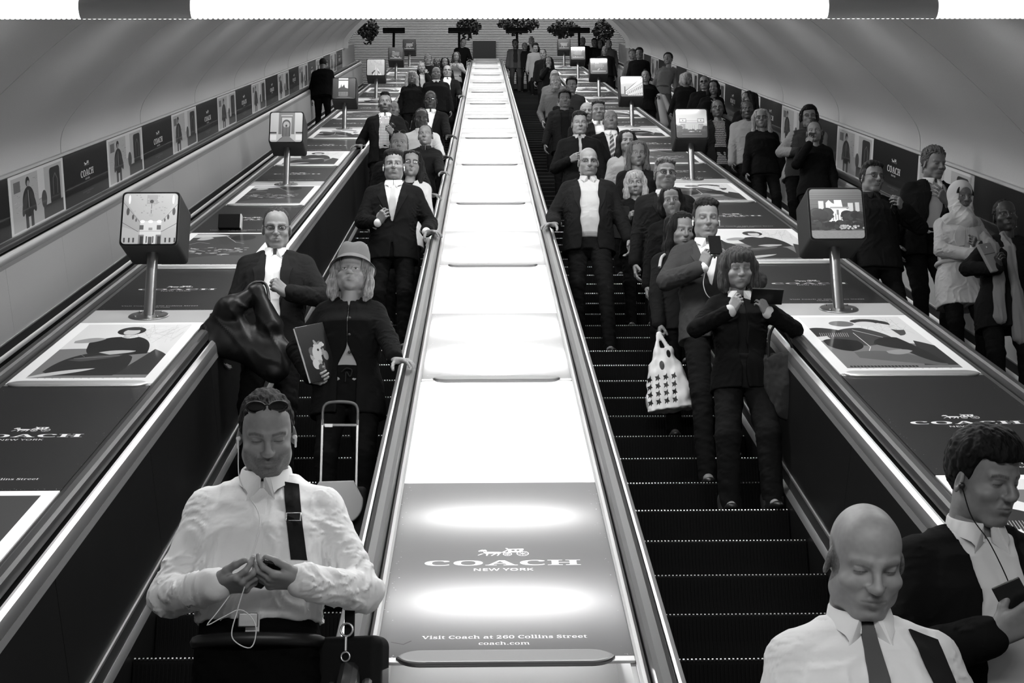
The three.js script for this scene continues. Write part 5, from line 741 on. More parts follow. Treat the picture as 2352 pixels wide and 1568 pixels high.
who(1, [-0.77, 16.2, 24, 1.736], { label: 'dark skinned man in white open-necked shirt looking down', head: [0.05, 0.22, 0], skin: DK, hair: hair('short', 0.006), face: { lid: 1, beard: 0.4, beardTone: 0.01 }, top: { kind: 'shirt', tone: 0.55, gapC: 0.3 }, L: 'rail', ahead: 0.4 });
who(1, [-0.74, 18.2, 29, 1.81], { label: 'dark skinned man with glasses in dark suit and white shirt', head: [0, 0.15, 0], skin: DK, hair: hair('short', 0.006), glasses: {}, face: { beard: 0.5, beardTone: 0.01 }, top: jk(0.012), under: sh(0.75), L: 'rail', ahead: 0.45 });
who(1, [-1.28, 18.6, 30, 1.616], { label: 'person half hidden behind the shoulder of the bearded man', head: [0.1, 0.1, 0], skin: 0.25, hair: hair('short', 0.015), top: op(), under: sh(0.65) });
who(1, [-1.36, 24.6, 45, 1.691], { sex: 'f', label: 'woman with long blonde waves in a dark quilted jacket', head: [0.08, 0.08, 0], skin: 0.2, hair: hair('wavy', 0.5, { len: 0.2, wide: 1.15 }), top: shut(0.014, { amp: 0.012, collar: 1 }), fat: 1.08 });
who(1, [-0.9, 24.6, 45, 1.781], { label: 'bearded man with glasses and white collar over dark zip jacket', head: [0, 0.05, 0], skin: 0.28, hair: hair('short', 0.06), glasses: {}, face: { beard: 0.8, beardTone: 0.05 }, top: shut(0.014, { collar: 1, collarTone: 0.6 }), fat: 1.12 });
who(1, [-0.72, 25.8, 48, 1.743], { label: 'bald man with glasses and white shirt, hand on the lit rail', head: [0, 0.08, 0], skin: 0.34, hair: hair('balding', 0.1), glasses: {}, top: op(0.012, { gap: 0.085 }), under: sh(0.75), L: 'rail', ahead: 0.3 });
who(1, [-1.38, 29, 56, 1.613], { sex: 'f', label: 'fair haired woman resting her cheek on her hand', head: [0.1, 0.1, 0.15], skin: 0.32, hair: hair('bun', 0.25), top: op(), under: sh(0.4), L: { p: [0.06, 1.42, 0.12], dir: [0, 1, 0], pal: [-0.5, 0, -1], pose: 'relax', elbow: [0.4, -1, 0.3] } });
who(1, [-1.28, 29.8, 58, 1.784], { label: 'man with short dark hair standing behind the woman resting her cheek', head: [0, 0.1, 0], skin: 0.26, hair: hair('short', 0.02), top: shut(0.014) });
who(1, [-0.72, 33.8, 68, 1.627], { sex: 'f', label: 'smiling woman in pale top looking at something in her hands', head: [0, 0.2, 0], skin: 0.34, hair: hair('long', 0.05), top: { kind: 'tee', tone: 0.3 }, R: phoneHand(-1), L: phoneHand(1) });
who(1, [-0.93, 31, 61, 1.619], { sex: 'f', label: 'dark haired person half hidden behind the bald man with glasses', head: [0, 0.2, 0], skin: 0.3, hair: hair('bob', 0.01, { len: 0.12 }), top: shut() });
who(1, [-1.14, 31.4, 62, 1.6], { label: 'dark skinned person between the cheek-resting woman and the bearded man', head: [0, 0.1, 0], skin: 0.07, hair: hair('short', 0.01), top: shut() });
who(1, [-0.74, 39.4, 82, 1.72], { label: 'person in black bending over at the head of the left escalator', head: [0.3, 0.6, 0], skin: 0.28, hair: hair('short', 0.01), top: shut(0.01), lx: 0.15, lz: 0.35, L: 'rail' });

// ---- escalator right of the lit deck
who(2, [0.915, 3.6, -7, 1.79], { label: 'bald smiling man in white shirt and dark tie at the bottom of the escalator', head: [0.02, 0.42, -0.04], hs: 1.1, skin: 0.44, fat: 1.1, face: { fuzz: 0.1, lid: 0.95, brow: 0.16, browD: 0.5 }, warp: { nose: 0.006, jaw: 0.05 }, top: { kind: 'shirt', tone: 0.74, amp: 0.007, tip: 0.055, gapC: 0.22 }, tie: { tone: 0.06 }, R: { p: [-0.33, 0.86, 0.1] }, L: { p: [0.3, 0.92, 0.12] },
  extra: (a) => { const f = a.layers.top; const o = loose('backpack', 'dark backpack slung on the left shoulder of the bald man in tie', 'bag', onBody(a, M4(0.1, 1.13, -0.22))); part('pack', rbox(0.3, 0.44, 0.16, 0.05, 0, 0, 0, 4), mat(0.015, 0.7), o); a.part('shoulder_strap', drape(f, (t) => a.B(lerp(0.1, 0.17, t), lerp(1.445, 1.12, t), 0), (t) => a.B(lerp(0.165, 0.235, t), lerp(1.42, 1.12, t), 0), 0.012, 6, 26, 0.004), mat(0.015, 0.7), a.root); } });
who(2, [1.36, 4.0, -6, 1.85], { label: 'black haired man with thin earphone in dark jacket over pale shirt', head: [0.38, 0.32, 0.08], hs: 1.0, skin: 0.3, face: { lid: 1, brow: 0.012 }, hair: hair('full', 0.008, { fringe: 0.018 }), top: op(0.012, { gap: 0.085, lapel: 0 }), under: { tone: 0.62, hem: 0.9 }, yaw: 0.12, R: { p: [-0.1, 1.18, 0.26], dir: [0.7, 0.4, 0.5], pal: [0, 0.3, -0.9], pose: 'grip', elbow: [-0.8, -0.8, -0.3] }, L: { p: [0.24, 0.95, 0.2] },
  extra: (a) => { const ear = V(-0.085, -0.015, 0.006).applyMatrix4(a.hm).toArray(); a.part('earphone', new THREE.SphereGeometry(0.009, 10, 8).translate(...ear), mat(0.01, 0.4), a.root); a.part('earphone_cord', tubeThrough([ear, [ear[0] + 0.02, 1.5, 0.07], [-0.03, 1.42, 0.13], [0.0, 1.3, 0.16], [0.0, 1.2, 0.2]], 0.0016, 50, 5), mat(0.01, 0.5), a.root); phone(a, 0, 'phone in the hand of the black haired man in dark jacket'); } });
who(2, [1.5, 8.15, 4, 1.585], { sex: 'f', label: 'woman with wavy bob and pale collar tapping on a dark tablet', head: [0.04, 0.3, 0.02], hs: 1.08, skin: 0.42, face: { lid: 1, brow: 0.05 }, hair: hair('bob', 0.07, { len: 0.13, wide: 1.06, fringe: 0.042 }), top: { kind: 'open', name: 'jacket', tone: 0.012, gap: 0.03, hem: 0.8 }, under: { tone: 0.012, hem: 0.95 }, legs: { tone: 0.02, wide: 1.22 }, feet: [[-0.12, 0, 0.0], [0.14, 0, 0.06]], R: { p: [-0.085, 1.27, 0.25], dir: [0.5, 0.8, 0.35], pal: [0.3, -0.2, -0.9], pose: 'tap', elbow: [-1, -0.7, -0.1] }, L: { p: [0.15, 1.26, 0.24], dir: [-0.5, 0.75, 0.3], pal: [-0.3, -0.1, -0.9], pose: 'grip', elbow: [1, -0.7, -0.1] },
  extra: (a) => {
    for (const q of a.arms) { const f = new Field([0, 1, 2].map((i) => q.wr[i] - 0.13), [0, 1, 2].map((i) => q.wr[i] + 0.13), 0.006), p = (t) => q.el.map((v, i) => lerp(v, q.wr[i], t)); f.cap(p(0.78), p(0.96), 0.04, 0.043, 0.004); a.part('turned_cuff', f.mesh(), mat(0.6, 0.8), a.root); }
    a.part('wide_collar', collarGeo(a.B(0, 1.452, -0.002), 0.075, { gap: 0.25, tip: 0.03 }), mat(0.62, 0.8), a.root);
    const o = loose('tablet', 'dark tablet in a case held by the woman with wavy bob', 'tablet', onBody(a, M4(0.14, 1.35, 0.29, 1.15, -0.1, 0.04))); part('case', rbox(0.2, 0.14, 0.012, 0.006), mat(0.01, 0.35), o); part('screen', rbox(0.185, 0.125, 0.003, 0.001, 0, 0, -0.006), mat(0.02, 0.1), o);
    const b = loose('handbag', 'large soft dark handbag hanging from the arm of the tablet woman', 'bag', onBody(a, M4(0.26, 0.86, 0.08, 0, 0, 0.1))); const f = new Field([-0.25, -0.3, -0.14], [0.25, 0.35, 0.14], 0.011); f.ell([0, -0.05, 0], [0.17, 0.22, 0.085], 0.03).cap([-0.08, 0.12, 0], [0.08, 0.12, 0], 0.05, 0.05, 0.06).limit((x, y, z, v) => v - 0.012 * noise(x * 9 + 3, y * 7, z * 9) - 0.006 * noise(x * 22, y * 18, z * 20)); part('pouch', f.mesh(), mat(0.035, 0.65), b); part('strap', tubeThrough([[-0.09, 0.12, 0.04], [-0.05, 0.3, 0.03], [0.0, 0.36, 0.02], [0.05, 0.3, 0.03], [0.09, 0.12, 0.04]], 0.009, 30, 8), mat(0.015, 0.5), b);
    for (const l of [-1, 1]) { const q = new Field([-0.12, -0.03, -0.12], [0.12, 0.12, 0.14], 0.009); q.cap([0, 0.02, 0], [0, 0.07, 0], 0.072, 0.075, 0.004); a.part('trouser_cuff', q.mesh().translate(l < 0 ? -0.12 : 0.14, 0.03, l < 0 ? 0.0 : 0.06), mat(0.035, 0.85), a.root); }
  } });
who(2, [1.45, 8.95, 6, 1.769], { label: 'man in grey suit and open collar holding up a black phone', head: [0.02, 0.2, 0], skin: 0.3, face: { lid: 0.95, brow: 0.03 }, hair: hair('side', 0.022), buds: 1, top: jk(0.042, { button: 1.12 }), under: { tone: 0.78, cuff: 1 }, feet: [[-0.12, -0.23, 0.34], [0.1, 0, -0.02]], R: { p: [-0.075, 1.2, 0.27], dir: [0.35, 0.9, 0.3], pal: [0.5, 0, -0.8], pose: 'grip', elbow: [-1, -0.8, 0] }, L: { p: [0.085, 1.2, 0.27], dir: [-0.35, 0.9, 0.3], pal: [-0.5, 0, -0.8], pose: 'grip', elbow: [1, -0.8, 0] },
  extra: (a) => { const o = loose('phone', 'black phone held upright by the man in grey suit', 'phone', onBody(a, M4(0.005, 1.335, 0.32, -0.35, 0, 0))); part('case', rbox(0.078, 0.15, 0.01, 0.006), mat(0.006, 0.6), o); part('screen', rbox(0.07, 0.14, 0.003, 0.001, 0, 0, -0.005), mat(0.03, 0.1), o); a.part('cable', tubeThrough([[-0.02, 1.3, 0.3], [-0.05, 1.2, 0.28], [-0.07, 1.1, 0.25], [-0.04, 1.03, 0.22], [0.02, 1.02, 0.18], [0.08, 1.05, 0.14]], 0.003, 40, 6), mat(0.7, 0.5), a.root); } });
who(2, [1.33, 9.35, 7, 1.6], { sex: 'f', label: 'long dark haired woman hidden behind the grey suit, carrying a shopping bag', head: [0.25, 0.3, 0], skin: 0.28, hair: hair('long', 0.012, { len: 0.26 }), top: shut(0.022, { collar: 1 }), R: { p: [-0.19, 0.86, 0.12], dir: [0, -1, 0.1], pal: [1, 0, 0], pose: 'fist', elbow: [-1, -0.2, -0.6] },
  extra: (a) => {
    a.part('bag_strap', tubeThrough([[-0.12, 1.42, 0.06], [-0.15, 1.38, 0.1], [-0.17, 1.3, 0.12]], 0.012, 20, 8), mat(0.5, 0.7), a.root);
    const o = loose('shopping_bag', 'white plastic shopping bag with black houndstooth pattern', 'bag', onBody(a, M4(-0.16, 0.46, 0.16, 0, -0.12, 0.1)));
    const t = canvas(256, 256, (c, w, h) => { c.fillStyle = G(228); c.fillRect(0, 0, w, h); c.fillStyle = G(14); for (let j = 0; j < 4; j++) for (let i = 0; i < 4; i++) { const x = 18 + i * 44 + j * 4, y = 226 - j * 30; c.beginPath(); c.moveTo(x, y - 12); c.lineTo(x + 14, y - 12); c.lineTo(x + 22, y - 20); c.lineTo(x + 22, y - 8); c.lineTo(x + 28, y); c.lineTo(x + 20, y); c.lineTo(x + 14, y + 8); c.lineTo(x + 12, y); c.lineTo(x, y + 6); c.lineTo(x + 4, y - 4); c.closePath(); c.fill(); } c.beginPath(); c.ellipse(120, 84, 13, 18, 0, 0, 7); c.fill(); c.beginPath(); c.ellipse(165, 40, 11, 16, 0, 0, 7); c.fill(); });
    const f = new Field([-0.22, -0.29, -0.14], [0.22, 0.34, 0.14], 0.01); f.loft([[-0.26, 0.165, 0.075], [-0.1, 0.155, 0.07], [0.08, 0.115, 0.05], [0.16, 0.07, 0.03], [0.2, 0.05, 0.02]], 0.02, () => [0, 0], 3.2).cap([-0.04, 0.18, 0], [-0.02, 0.32, 0], 0.02, 0.01, 0.02).cap([0.05, 0.18, 0], [0.0, 0.32, 0], 0.02, 0.01, 0.02).limit((x, y, z, v) => v + 0.008 * noise(x * 14, y * 7, z * 12));
    const g = f.mesh(), p = g.attributes.position, uv = new Float32Array(p.count * 2); for (let i = 0; i < p.count; i++) { uv[2 * i] = p.getZ(i) > -0.02 && p.getX(i) < 0.1 ? clamp((p.getX(i) + 0.18) / 0.34, 0.02, 0.98) : 0.99; uv[2 * i + 1] = clamp((p.getY(i) + 0.27) / 0.5, 0.01, 0.99); } g.setAttribute('uv', new THREE.BufferAttribute(uv, 2)); part('bag', g, new THREE.MeshPhysicalMaterial({ map: t, roughness: 0.5 }), o);
  } });
who(2, [1.46, 10.55, 10, 1.596], { sex: 'f', label: 'woman with dark hair tied back and dark coat beside the grey haired man', head: [-0.1, 0.02, 0.04], skin: 0.31, face: { lid: 0.75, brow: 0.02 }, hair: hair('bob', 0.01, { len: 0.1, wide: 0.95 }), top: op(0.014, { gap: 0.05 }), under: sh(0.3), L: { p: [0.14, 0.95, 0.2], pose: 'grip' } });
who(2, [1.46, 10.95, 11, 1.787], { label: 'grey haired man with glasses in dark suit and dark tie', head: [0.12, 0.08, 0], skin: 0.3, face: { brow: 0.12, lid: 0.6 }, hair: hair('side', 0.16, { grey: 0.5 }), glasses: {}, top: jk(0.02), under: sh(0.55), tie: { tone: 0.02 }, fat: 1.05 });
who(2, [0.89, 11.75, 13, 1.79], { label: 'bald man with glasses in open jacket and untucked pale shirt, stepping down', head: [0.05, 0.25, 0.02], skin: 0.33, face: { lid: 0.9, beard: 0.45, beardTone: 0.08, brow: 0.08 }, hair: hair('balding', 0.09), glasses: { sq: 0.6 }, fat: 1.1, belly: 0.05, top: op(0.018, { gap: 0.098 }), under: { tone: 0.42, hem: 0.9 }, R: 'rail', ahead: 0.2, L: { p: [0.34, 0.86, 0.1] }, feet: [[-0.1, 0, -0.02], [0.12, -0.23, 0.36]], lx: 0.02 });
who(2, [1.36, 12.15, 14, 1.493], { sex: 'f', label: 'blonde girl with fringe holding a dark folder', head: [-0.15, 0.2, 0], skin: 0.33, hair: hair('bob', 0.42, { len: 0.16, fringe: 0.045 }), top: shut(0.014), R: { p: [-0.12, 1.14, 0.22], dir: [0.3, 0.5, 0.5], pal: [0.8, 0, -0.3], pose: 'grip' }, extra: (a) => { const o = loose('folder', 'dark folder with pale edge in the arms of the blonde girl', 'folder', onBody(a, M4(-0.22, 1.12, 0.22, -0.2, 0.2, 0))); part('cover', rbox(0.26, 0.4, 0.02, 0.004), mat(0.012, 0.5), o); part('paper', rbox(0.25, 0.395, 0.012, 0.002, 0.0, 0.006, -0.002), mat(0.7, 0.8), o); } });
who(2, [1.47, 12.95, 16, 1.692], { sex: 'f', label: 'woman with very long fair hair and a hairband, looking down', head: [0.05, 0.2, 0], skin: 0.32, hair: hair('long', 0.14, { len: 0.34 }), top: op(0.02), under: sh(0.02), extra: (a) => a.part('hairband', a.inHead(new THREE.TorusGeometry(0.0915, 0.006, 8, 40, Math.PI).rotateX(-0.25).translate(0, 0.036, 0.01)), mat(0.7, 0.4), a.root) });
who(2, [1.5, 14.15, 19, 1.668], { sex: 'f', label: 'woman with long dark hair in a pale coat behind the hairband woman', head: [0.1, 0.12, 0], skin: 0.28, hair: hair('long', 0.014, { len: 0.3 }), top: { kind: 'open', name: 'coat', tone: 0.24, gap: 0.04, hem: 0.6 }, under: sh(0.2) });
who(2, [1.45, 15.35, 22, 1.809], { label: 'young man in dark suit with a patterned tie', head: [0.02, -0.05, 0], skin: 0.25, face: { lid: 0.65, brow: 0.015, beard: 0.3, beardTone: 0.05 }, hair: hair('crop', 0.012), top: jk(0.014), under: sh(0.75), tie: { mat: cloth(stripeTie) } });
who(2, [1.06, 14.95, 21, 1.806], { label: 'man in dark button-up coat with sunglasses on his head', head: [0.05, 0.18, 0], skin: 0.3, face: { lid: 0.9, brow: 0.02 }, hair: hair('side', 0.018), glasses: { ...sunTop }, top: { kind: 'open', name: 'coat', tone: 0.012, gap: 0.022, hem: 0.6 }, under: sh(0.3), R: { p: [-0.12, 1.12, 0.2], dir: [0.6, 0.1, 0.6], pal: [0.3, 0.3, -0.8], pose: 'fist' } });
who(2, [1.42, 16.55, 25, 1.799], { label: 'man with swept hair, dark jacket and open white shirt', head: [0, 0.1, 0.03], skin: 0.3, hair: hair('side', 0.06), face: { lid: 0.8 }, top: op(0.014), under: sh(0.78) });
who(2, [1.3, 16.95, 26, 1.738], { label: 'grey haired person peeping out behind the man with swept hair', head: [0, 0.1, 0], skin: 0.3, hair: hair('short', 0.25), top: shut() });
who(2, [1.14, 18.95, 31, 1.744], { label: 'dark haired man in black jumper and open dark jacket, arm hanging', head: [0.05, 0.15, 0], skin: 0.16, face: { lid: 1 }, hair: hair('full', 0.008), top: op(0.02, { lapel: 0 }), under: { tone: 0.008, collar: false }, R: { p: [-0.3, 0.85, 0.12] } });
who(2, [1.43, 21.75, 38, 1.749], { label: 'black haired man in dark crew-neck sweater', head: [0, 0.22, 0], skin: 0.22, face: { lid: 1 }, hair: hair('full', 0.008), top: { kind: 'tee', name: 'sweater', tone: 0.03 } });
who(2, [1.17, 21.75, 38, 1.812], { label: 'blond man in grey shirt with a jacket over his arm', head: [0, 0.08, 0], skin: 0.36, hair: hair('quiff', 0.25), top: { kind: 'shirt', tone: 0.08 }, L: phoneHand(1, 1.08, 0.2), R: { p: [-0.22, 0.9, 0.12] }, extra: (a) => { const o = loose('folded_jacket', 'dark jacket folded over the arm of the blond man', 'jacket', onBody(a, M4(0.1, 1.05, 0.2))); const f = new Field([-0.22, -0.2, -0.12], [0.22, 0.15, 0.12], 0.016); f.cap([-0.12, 0.02, 0], [0.12, 0.02, 0], 0.05, 0.05, 0.02).ell([0, -0.07, 0.02], [0.14, 0.1, 0.045], 0.04); part('cloth', f.mesh(), mat(0.012, 0.85), o); } });
who(2, [1.25, 23.75, 43, 1.77], { label: 'bald head seen just above the blond man', head: [0, 0.35, 0], skin: 0.36, hair: hair('balding', 0.2), top: { kind: 'shirt', tone: 0.1 }, lx: 0.02 });
who(2, [1.5, 30.55, 60, 1.66], { sex: 'f', label: 'woman in dark hooded coat holding a phone to her chin', head: [-0.1, 0.2, 0], skin: 0.3, hair: hair('long', 0.008, { len: 0.2 }), top: shut(0.012), R: { p: [-0.03, 1.36, 0.2], dir: [0.3, 0.9, 0.2], pal: [0.3, 0, -1], pose: 'grip' } });
who(2, [1.48, 32.5, 65, 1.75], { label: 'man looking down over the hooded woman, short dark hair', head: [-0.2, 0.35, 0.1], skin: 0.28, hair: hair('short', 0.01), top: shut() });
who(2, [1.47, 37.75, 78, 1.706], { label: 'person in long light grey coat near the top', head: [0.3, 0.4, 0.2], skin: 0.25, hair: hair('full', 0.01), top: { kind: 'shut', name: 'coat', tone: 0.16, hem: 0.5 } });
who(2, [0.92, 38.95, 81, 1.785], { label: 'person with open light jacket and scarf walking at the far top', head: [0, 0.1, 0], skin: 0.05, hair: hair('full', 0.008), top: op(0.05), under: { tone: 0.012, collar: false }, legs: { tone: 0.03 } });
who(2, [1.2, 38.95, 81, 1.698], { label: 'person in black beside the light jacketed walker at the top', head: [0, 0.1, 0], skin: 0.12, hair: hair('short', 0.01), top: shut(0.01) });
who(2, [1.46, 40.55, 85, 1.842], { label: 'white haired man standing at the top of the escalator', head: [0, 0.05, 0], skin: 0.3, hair: hair('short', 0.5), top: op(), under: sh(0.6) });

// ---- far right escalator: people standing
const F = (at, o) => who(3, at, o);
F([3.69, 32.55, 65, 1.75], { sex: 'f', label: 'person in pale patterned headscarf near the top of the right escalator', head: [-0.2, 0.1, 0], skin: 0.25, hair: hair('full', 0.12), top: shut(0.08) });
F([3.72, 31.35, 62, 1.85], { label: 'dark haired person behind the headscarf wearer on the far right', head: [-0.1, 0.1, 0], skin: 0.15, hair: hair('full', 0.01), top: shut(0.01) });
F([3.1, 25.35, 47, 1.644], { sex: 'f', label: 'dark haired woman in black with a pale coat over her arm', head: [-0.1, 0.1, 0], skin: 0.28, hair: hair('bun', 0.01), top: shut(0.01), L: { p: [0.22, 1.08, 0.15], dir: [0.2, -0.2, 0.9], pose: 'grip' }, extra: (a) => { const o = loose('draped_coat', 'pale coat draped over the arm of the woman in black', 'coat', onBody(a, M4(0.3, 0.9, 0.16, 0, 0, 0.12))); const f = new Field([-0.2, -0.5, -0.1], [0.26, 0.3, 0.12], 0.018); f.cap([-0.02, 0.22, 0], [-0.02, -0.4, 0.02], 0.07, 0.085, 0.02, { s: [1, 1, 1.6] }).cap([0.06, 0.2, 0], [0.16, -0.28, 0.02], 0.05, 0.055, 0.02); part('cloth', f.mesh(), mat(0.32, 0.8), o); } });
F([3.86, 27.2, 52, 1.85], { sex: 'f', label: 'curly haired woman in grey top on the far right escalator', head: [-0.35, -0.05, 0], skin: 0.24, hair: hair('curly', 0.012), top: { kind: 'tee', tone: 0.09 }, legs: { tone: 0.05 } });
F([3.78, 24.55, 45, 1.66], { sex: 'f', label: 'woman with a blonde bob turned towards the wall', head: [0.7, 0.1, 0], skin: 0.18, hair: hair('bob', 0.5, { len: 0.12, wide: 1.05 }), top: shut(0.014) });
F([3.8, 22.55, 40, 1.729], { label: 'man with short hair and dark glasses below the blonde bob', head: [-0.25, 0.08, 0], skin: 0.22, hair: hair('short', 0.02), glasses: { dark: 1 }, top: shut(0.01) });
F([3.9, 22.15, 39, 1.66], { sex: 'f', label: 'dark haired woman leaning by the right wall near the man in dark glasses', head: [-0.2, 0.2, 0], skin: 0.2, hair: hair('bob', 0.008, { len: 0.14 }), top: shut(0.01), L: { p: [0.2, 1.25, 0.2], dir: [-0.4, 0.8, 0.2], pose: 'relax' } });
F([3.12, 17.75, 28, 1.705], { sex: 'f', label: 'woman in dark coat over a white dotted top', head: [-0.1, 0.1, 0], skin: 0.12, hair: hair('short', 0.008), glasses: {}, top: op(0.012, { gap: 0.095 }), under: { tone: 0.1, front: cloth(diamonds), hem: 0.75 } });
F([3.44, 17.35, 27, 1.728], { label: 'dark skinned man in pale jacket by the poster wall', head: [-0.1, 0.1, 0], skin: DK, hair: hair('short', 0.006), top: { kind: 'shut', name: 'jacket', tone: 0.2 } });
F([3.84, 18.95, 31, 1.74], { sex: 'f', label: 'brown haired woman in profile behind the long blonde woman', head: [-1.0, 0, 0], skin: 0.18, hair: hair('long', 0.012), top: shut(0.01) });
F([3.45, 16.55, 25, 1.681], { sex: 'f', label: 'woman with glasses and very long blonde hair in dark clothes', head: [-0.15, 0.1, 0], skin: 0.26, hair: hair('long', 0.32, { len: 0.4, wide: 1.1 }), glasses: { r: 0.027 }, top: shut(0.01) });
F([3.86, 15.6, 23, 1.72], { label: 'young man with headphones and glasses in varsity style jacket', head: [-0.1, 0.1, 0], skin: 0.27, face: { lid: 0.9 }, hair: hair('full', 0.008, { fringe: 0.012 }), glasses: {}, top: { kind: 'shut', name: 'jacket', tone: 0.01, paint: (x, y, z, { arms, B }) => (Math.abs(x - B(0, y, 0)[0]) > 0.185 ? 0.22 : 0.012), collar: 1 }, R: { p: [-0.06, 1.08, 0.24], dir: [0.9, 0, 0.3], pal: [0, 0.3, -0.9], pose: 'fist', elbow: [-1, -0.6, -0.3] },
  extra: (a) => { const g = [new THREE.TorusGeometry(0.104, 0.009, 8, 40, Math.PI).translate(0, 0.022, -0.005)]; for (const s of [-1, 1]) g.push(new THREE.SphereGeometry(0.037, 16, 12).scale(0.5, 1.15, 0.95).translate(s * 0.096, -0.006, -0.008)); a.part('headphones', a.inHead(merge(g)), mat(0.025, 0.5), a.root); } });
F([3.72, 14.95, 21, 1.688], { sex: 'f', label: 'woman with hair bun holding a phone up before her face', head: [-0.2, 0.1, 0], skin: 0.28, hair: hair('bun', 0.03), top: shut(0.01), R: { p: [-0.08, 1.36, 0.26], dir: [0.25, 0.95, 0.2], pal: [0.3, 0, -0.95], pose: 'grip', elbow: [-0.6, -1, 0.1] }, extra: (a) => phone(a, 0, 'black phone raised to photograph by the woman with hair bun', M4(0.0, 0.085, 0.03, 0, 0, 1.5)) });
F([3.14, 10.95, 11, 1.752], { label: 'man with glasses and short swept hair behind the mansion sign, holding a camera', head: [0.2, 0.12, 0], skin: 0.27, face: { lid: 0.8 }, hair: hair('side', 0.03), glasses: {}, top: shut(0.016, { collar: 1 }), yaw: 0.12, L: { p: [0.18, 1.3, 0.2], dir: [-0.6, 0.3, 0.5], pal: [-0.3, 0, -0.9], pose: 'grip', elbow: [1, -0.8, 0] }, extra: (a) => phone(a, 1, 'dark phone in the hand of the man behind the mansion sign') });
F([3.84, 11.35, 12, 1.838], { label: 'tall man with grey curls in dark blazer and pale shirt, hand at chest', head: [0.15, 0.3, 0.05], skin: 0.22, face: { lid: 1, brow: 0.1 }, hair: hair('curly', 0.11), fat: 1.12, top: op(0.012, { gap: 0.07 }), under: sh(0.5), yaw: 0.2, L: { p: [0.1, 1.2, 0.26], dir: [-0.7, 0.5, 0.3], pal: [0, 0.2, -1], pose: 'relax' } });
F([3.72, 10.55, 10, 1.633], { sex: 'f', label: 'smiling woman in pale headscarf and pale belted coat', head: [0.1, 0.15, -0.08], skin: 0.17, face: { lid: 0.8 }, yaw: 0.1, top: { kind: 'shut', name: 'coat', tone: 0.36, hem: 0.66, amp: 0.007 }, legs: { tone: 0.006 }, R: { p: [0.02, 1.04, 0.24], dir: [0.9, 0.0, 0.3], pal: [0, 0.3, -0.9], pose: 'fist', elbow: [-1, -0.6, -0.2] }, L: { p: [0.06, 1.12, 0.24], dir: [-0.4, 0.2, 0.6], pal: [-0.3, 0.2, -0.9], pose: 'fist', elbow: [1, -0.7, -0.2] },
  extra: (a) => {
    const f = new Field([-0.24, -0.36, -0.22], [0.24, 0.19, 0.24], 0.0085);
    f.ell([0, 0.045, -0.018], [0.094, 0.108, 0.114], 0.02).ell([0, -0.05, 0.0], [0.088, 0.1, 0.1], 0.03).chain([[-0.1, -0.2, 0.03], [0, -0.2, 0.105], [0.1, -0.2, 0.03], [0, -0.19, -0.09], [-0.1, -0.2, 0.03]], [0.05, 0.055, 0.05, 0.05, 0.05], 0.05).cap([0, -0.12, 0.06], [0.02, -0.3, 0.12], 0.055, 0.02, 0.04, { s: [0.7, 1, 1.6] });
    f.ell([0, -0.012, 0.105], [0.056, 0.082, 0.085], 0.012, { cut: true }); f.limit((x, y, z, v) => v - 0.006 * Math.max(0, 1 - 2.6 * Math.abs(noise(x * 7, y * 16 + Math.abs(x) * 14, z * 7))) * sstep(0.05, -0.1, y));
    const sc = a.part('headscarf', a.inHead(f.mesh()), mat(0.42, 0.85), a.root); const b = new THREE.TorusGeometry(0.064, 0.012, 8, 40, Math.PI).scale(0.98, 1.05, 0.6).translate(0, 0.018, 0.068); a.part('under_scarf', a.inHead(b), mat(0.015, 0.8), sc);
    a.part('coat_belt', new THREE.TorusGeometry(1, 0.12, 6, 40).rotateX(Math.PI / 2).scale(0.175, 0.16, 0.125).translate(0, 1.04, 0), mat(0.33, 0.8), a.root);
    for (const s of [-1, 1]) a.part('coat_lapel', drape(a.layers.top, (t) => a.B(s * 0.012, lerp(1.36, 1.16, t), 0), (t) => a.B(s * lerp(0.03, 0.1, Math.sin(t * 2.6)), lerp(1.37, 1.15, t), 0), 0.005, 6, 16, 0.002), mat(0.38, 0.8), a.root);
    const h = loose('dark_handbag', 'small dark handbag hanging at the front of the woman in headscarf', 'bag', onBody(a, M4(0.12, 0.93, 0.24))); part('pouch', rbox(0.2, 0.17, 0.08, 0.035, 0, 0, 0, 4), mat(0.012, 0.5), h); part('handle', tubeThrough([[-0.06, 0.08, 0], [-0.03, 0.17, 0], [0.03, 0.17, 0], [0.06, 0.08, 0]], 0.007, 24, 8), mat(0.012, 0.5), h);
  } });
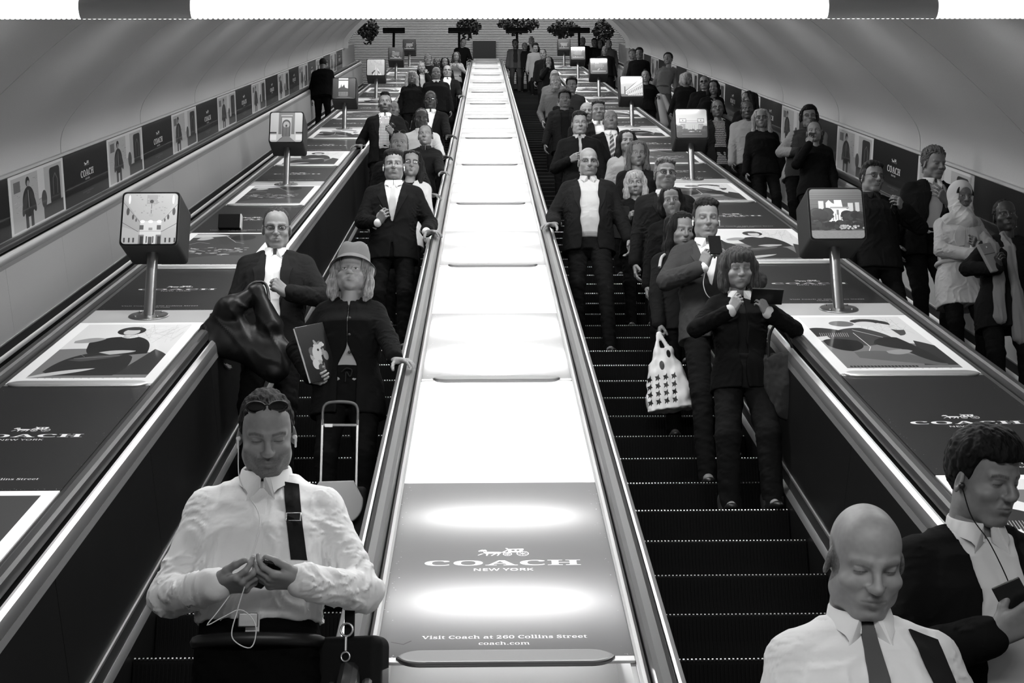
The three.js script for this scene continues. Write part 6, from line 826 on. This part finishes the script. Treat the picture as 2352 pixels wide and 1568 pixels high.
F([3.72, 9.75, 8, 1.624], { sex: 'f', label: 'dark skinned woman with pale scarf and clutch at right edge of the far escalator', head: [-0.1, 0.05, 0.05], skin: 0.035, hair: hair('short', 0.006, { fringe: 0.01 }), top: shut(0.012, { hem: 0.7 }), legs: { tone: 0.008 }, lx: 0.1, R: { p: [-0.08, 1.12, 0.24], dir: [-0.1, 0.7, 0.5], pal: [0.8, 0, -0.4], pose: 'grip', elbow: [-1, -0.7, 0] },
  extra: (a) => {
    const f = new Field([-0.2, -0.95, -0.2], [0.22, 0.1, 0.25], 0.013); f.chain([[-0.07, 0, 0.03], [-0.06, -0.12, 0.13], [-0.05, -0.4, 0.16], [-0.07, -0.7, 0.17]], [0.04, 0.045, 0.04, 0.05], 0.03, { s: [1, 1, 1.5] }).chain([[0.07, 0, 0.03], [0.07, -0.15, 0.13], [0.08, -0.5, 0.15], [0.07, -0.85, 0.15]], [0.04, 0.045, 0.045, 0.06], 0.03, { s: [1, 1, 1.5] }).limit((x, y, z, v) => v - 0.012 * noise(x * 26, y * 3, z * 20)); a.part('scarf', f.mesh().translate(0, 1.46, -0.01), mat(0.14, 0.85), a.root);
    const o = loose('clutch', 'grey clutch bag held in front of the dark skinned woman', 'bag', onBody(a, M4(-0.14, 1.2, 0.26, -0.2, 0.4, 0.4))); part('pouch', rbox(0.13, 0.24, 0.03, 0.01), mat(0.16, 0.6), o); part('clasp', new THREE.SphereGeometry(0.008, 10, 8).translate(0, 0.08, 0.018), steel, o); part('flap', rbox(0.126, 0.09, 0.012, 0.004, 0, 0.07, 0.014), mat(0.13, 0.6), o);
  } });
for (const [X, d, k, h, tone, hs, ht, what] of [[3.05, 40.5, 85, 1.79, 0.012, 'short', 0.01, 'dark figure above the fountain sign at the top right'], [3.41, 40.5, 85, 1.72, 0.01, 'full', 0.01, 'leftmost of three dark figures standing at the top right'], [3.55, 40.1, 84, 1.7, 0.014, 'bob', 0.01, 'middle of three dark figures standing at the top right'], [3.68, 40.5, 85, 1.76, 0.012, 'short', 0.02, 'rightmost of three dark figures standing at the top right'], [3.22, 34.95, 71, 1.76, 0.012, 'balding', 0.05, 'balding man in dark jacket behind the small signs on the right'], [3.68, 38.55, 80, 1.8, 0.05, 'crop', 0.02, 'man in grey shirt at the top end of the right escalator']]) F([X, d, k, h], { label: what, head: [-0.1, 0.15, 0], skin: 0.2, hair: hair(hs, ht), top: tone > 0.03 ? { kind: 'shirt', tone } : shut(tone) });
// ---- far left escalator: one person riding up, seen from behind
who(0, [-3.5, 28.6, 55, 1.754], { label: 'dark figure seen from behind riding up the far left escalator', yaw: Math.PI - 0.2, head: [0, 0, 0], skin: 0.12, hair: hair('crop', 0.01), top: shut(0.006), legs: { tone: 0.006 }, fat: 1.15, feet: [[-0.1, 0, 0], [0.1, 0, 0.02]] });
renderer.render(scene, camera);
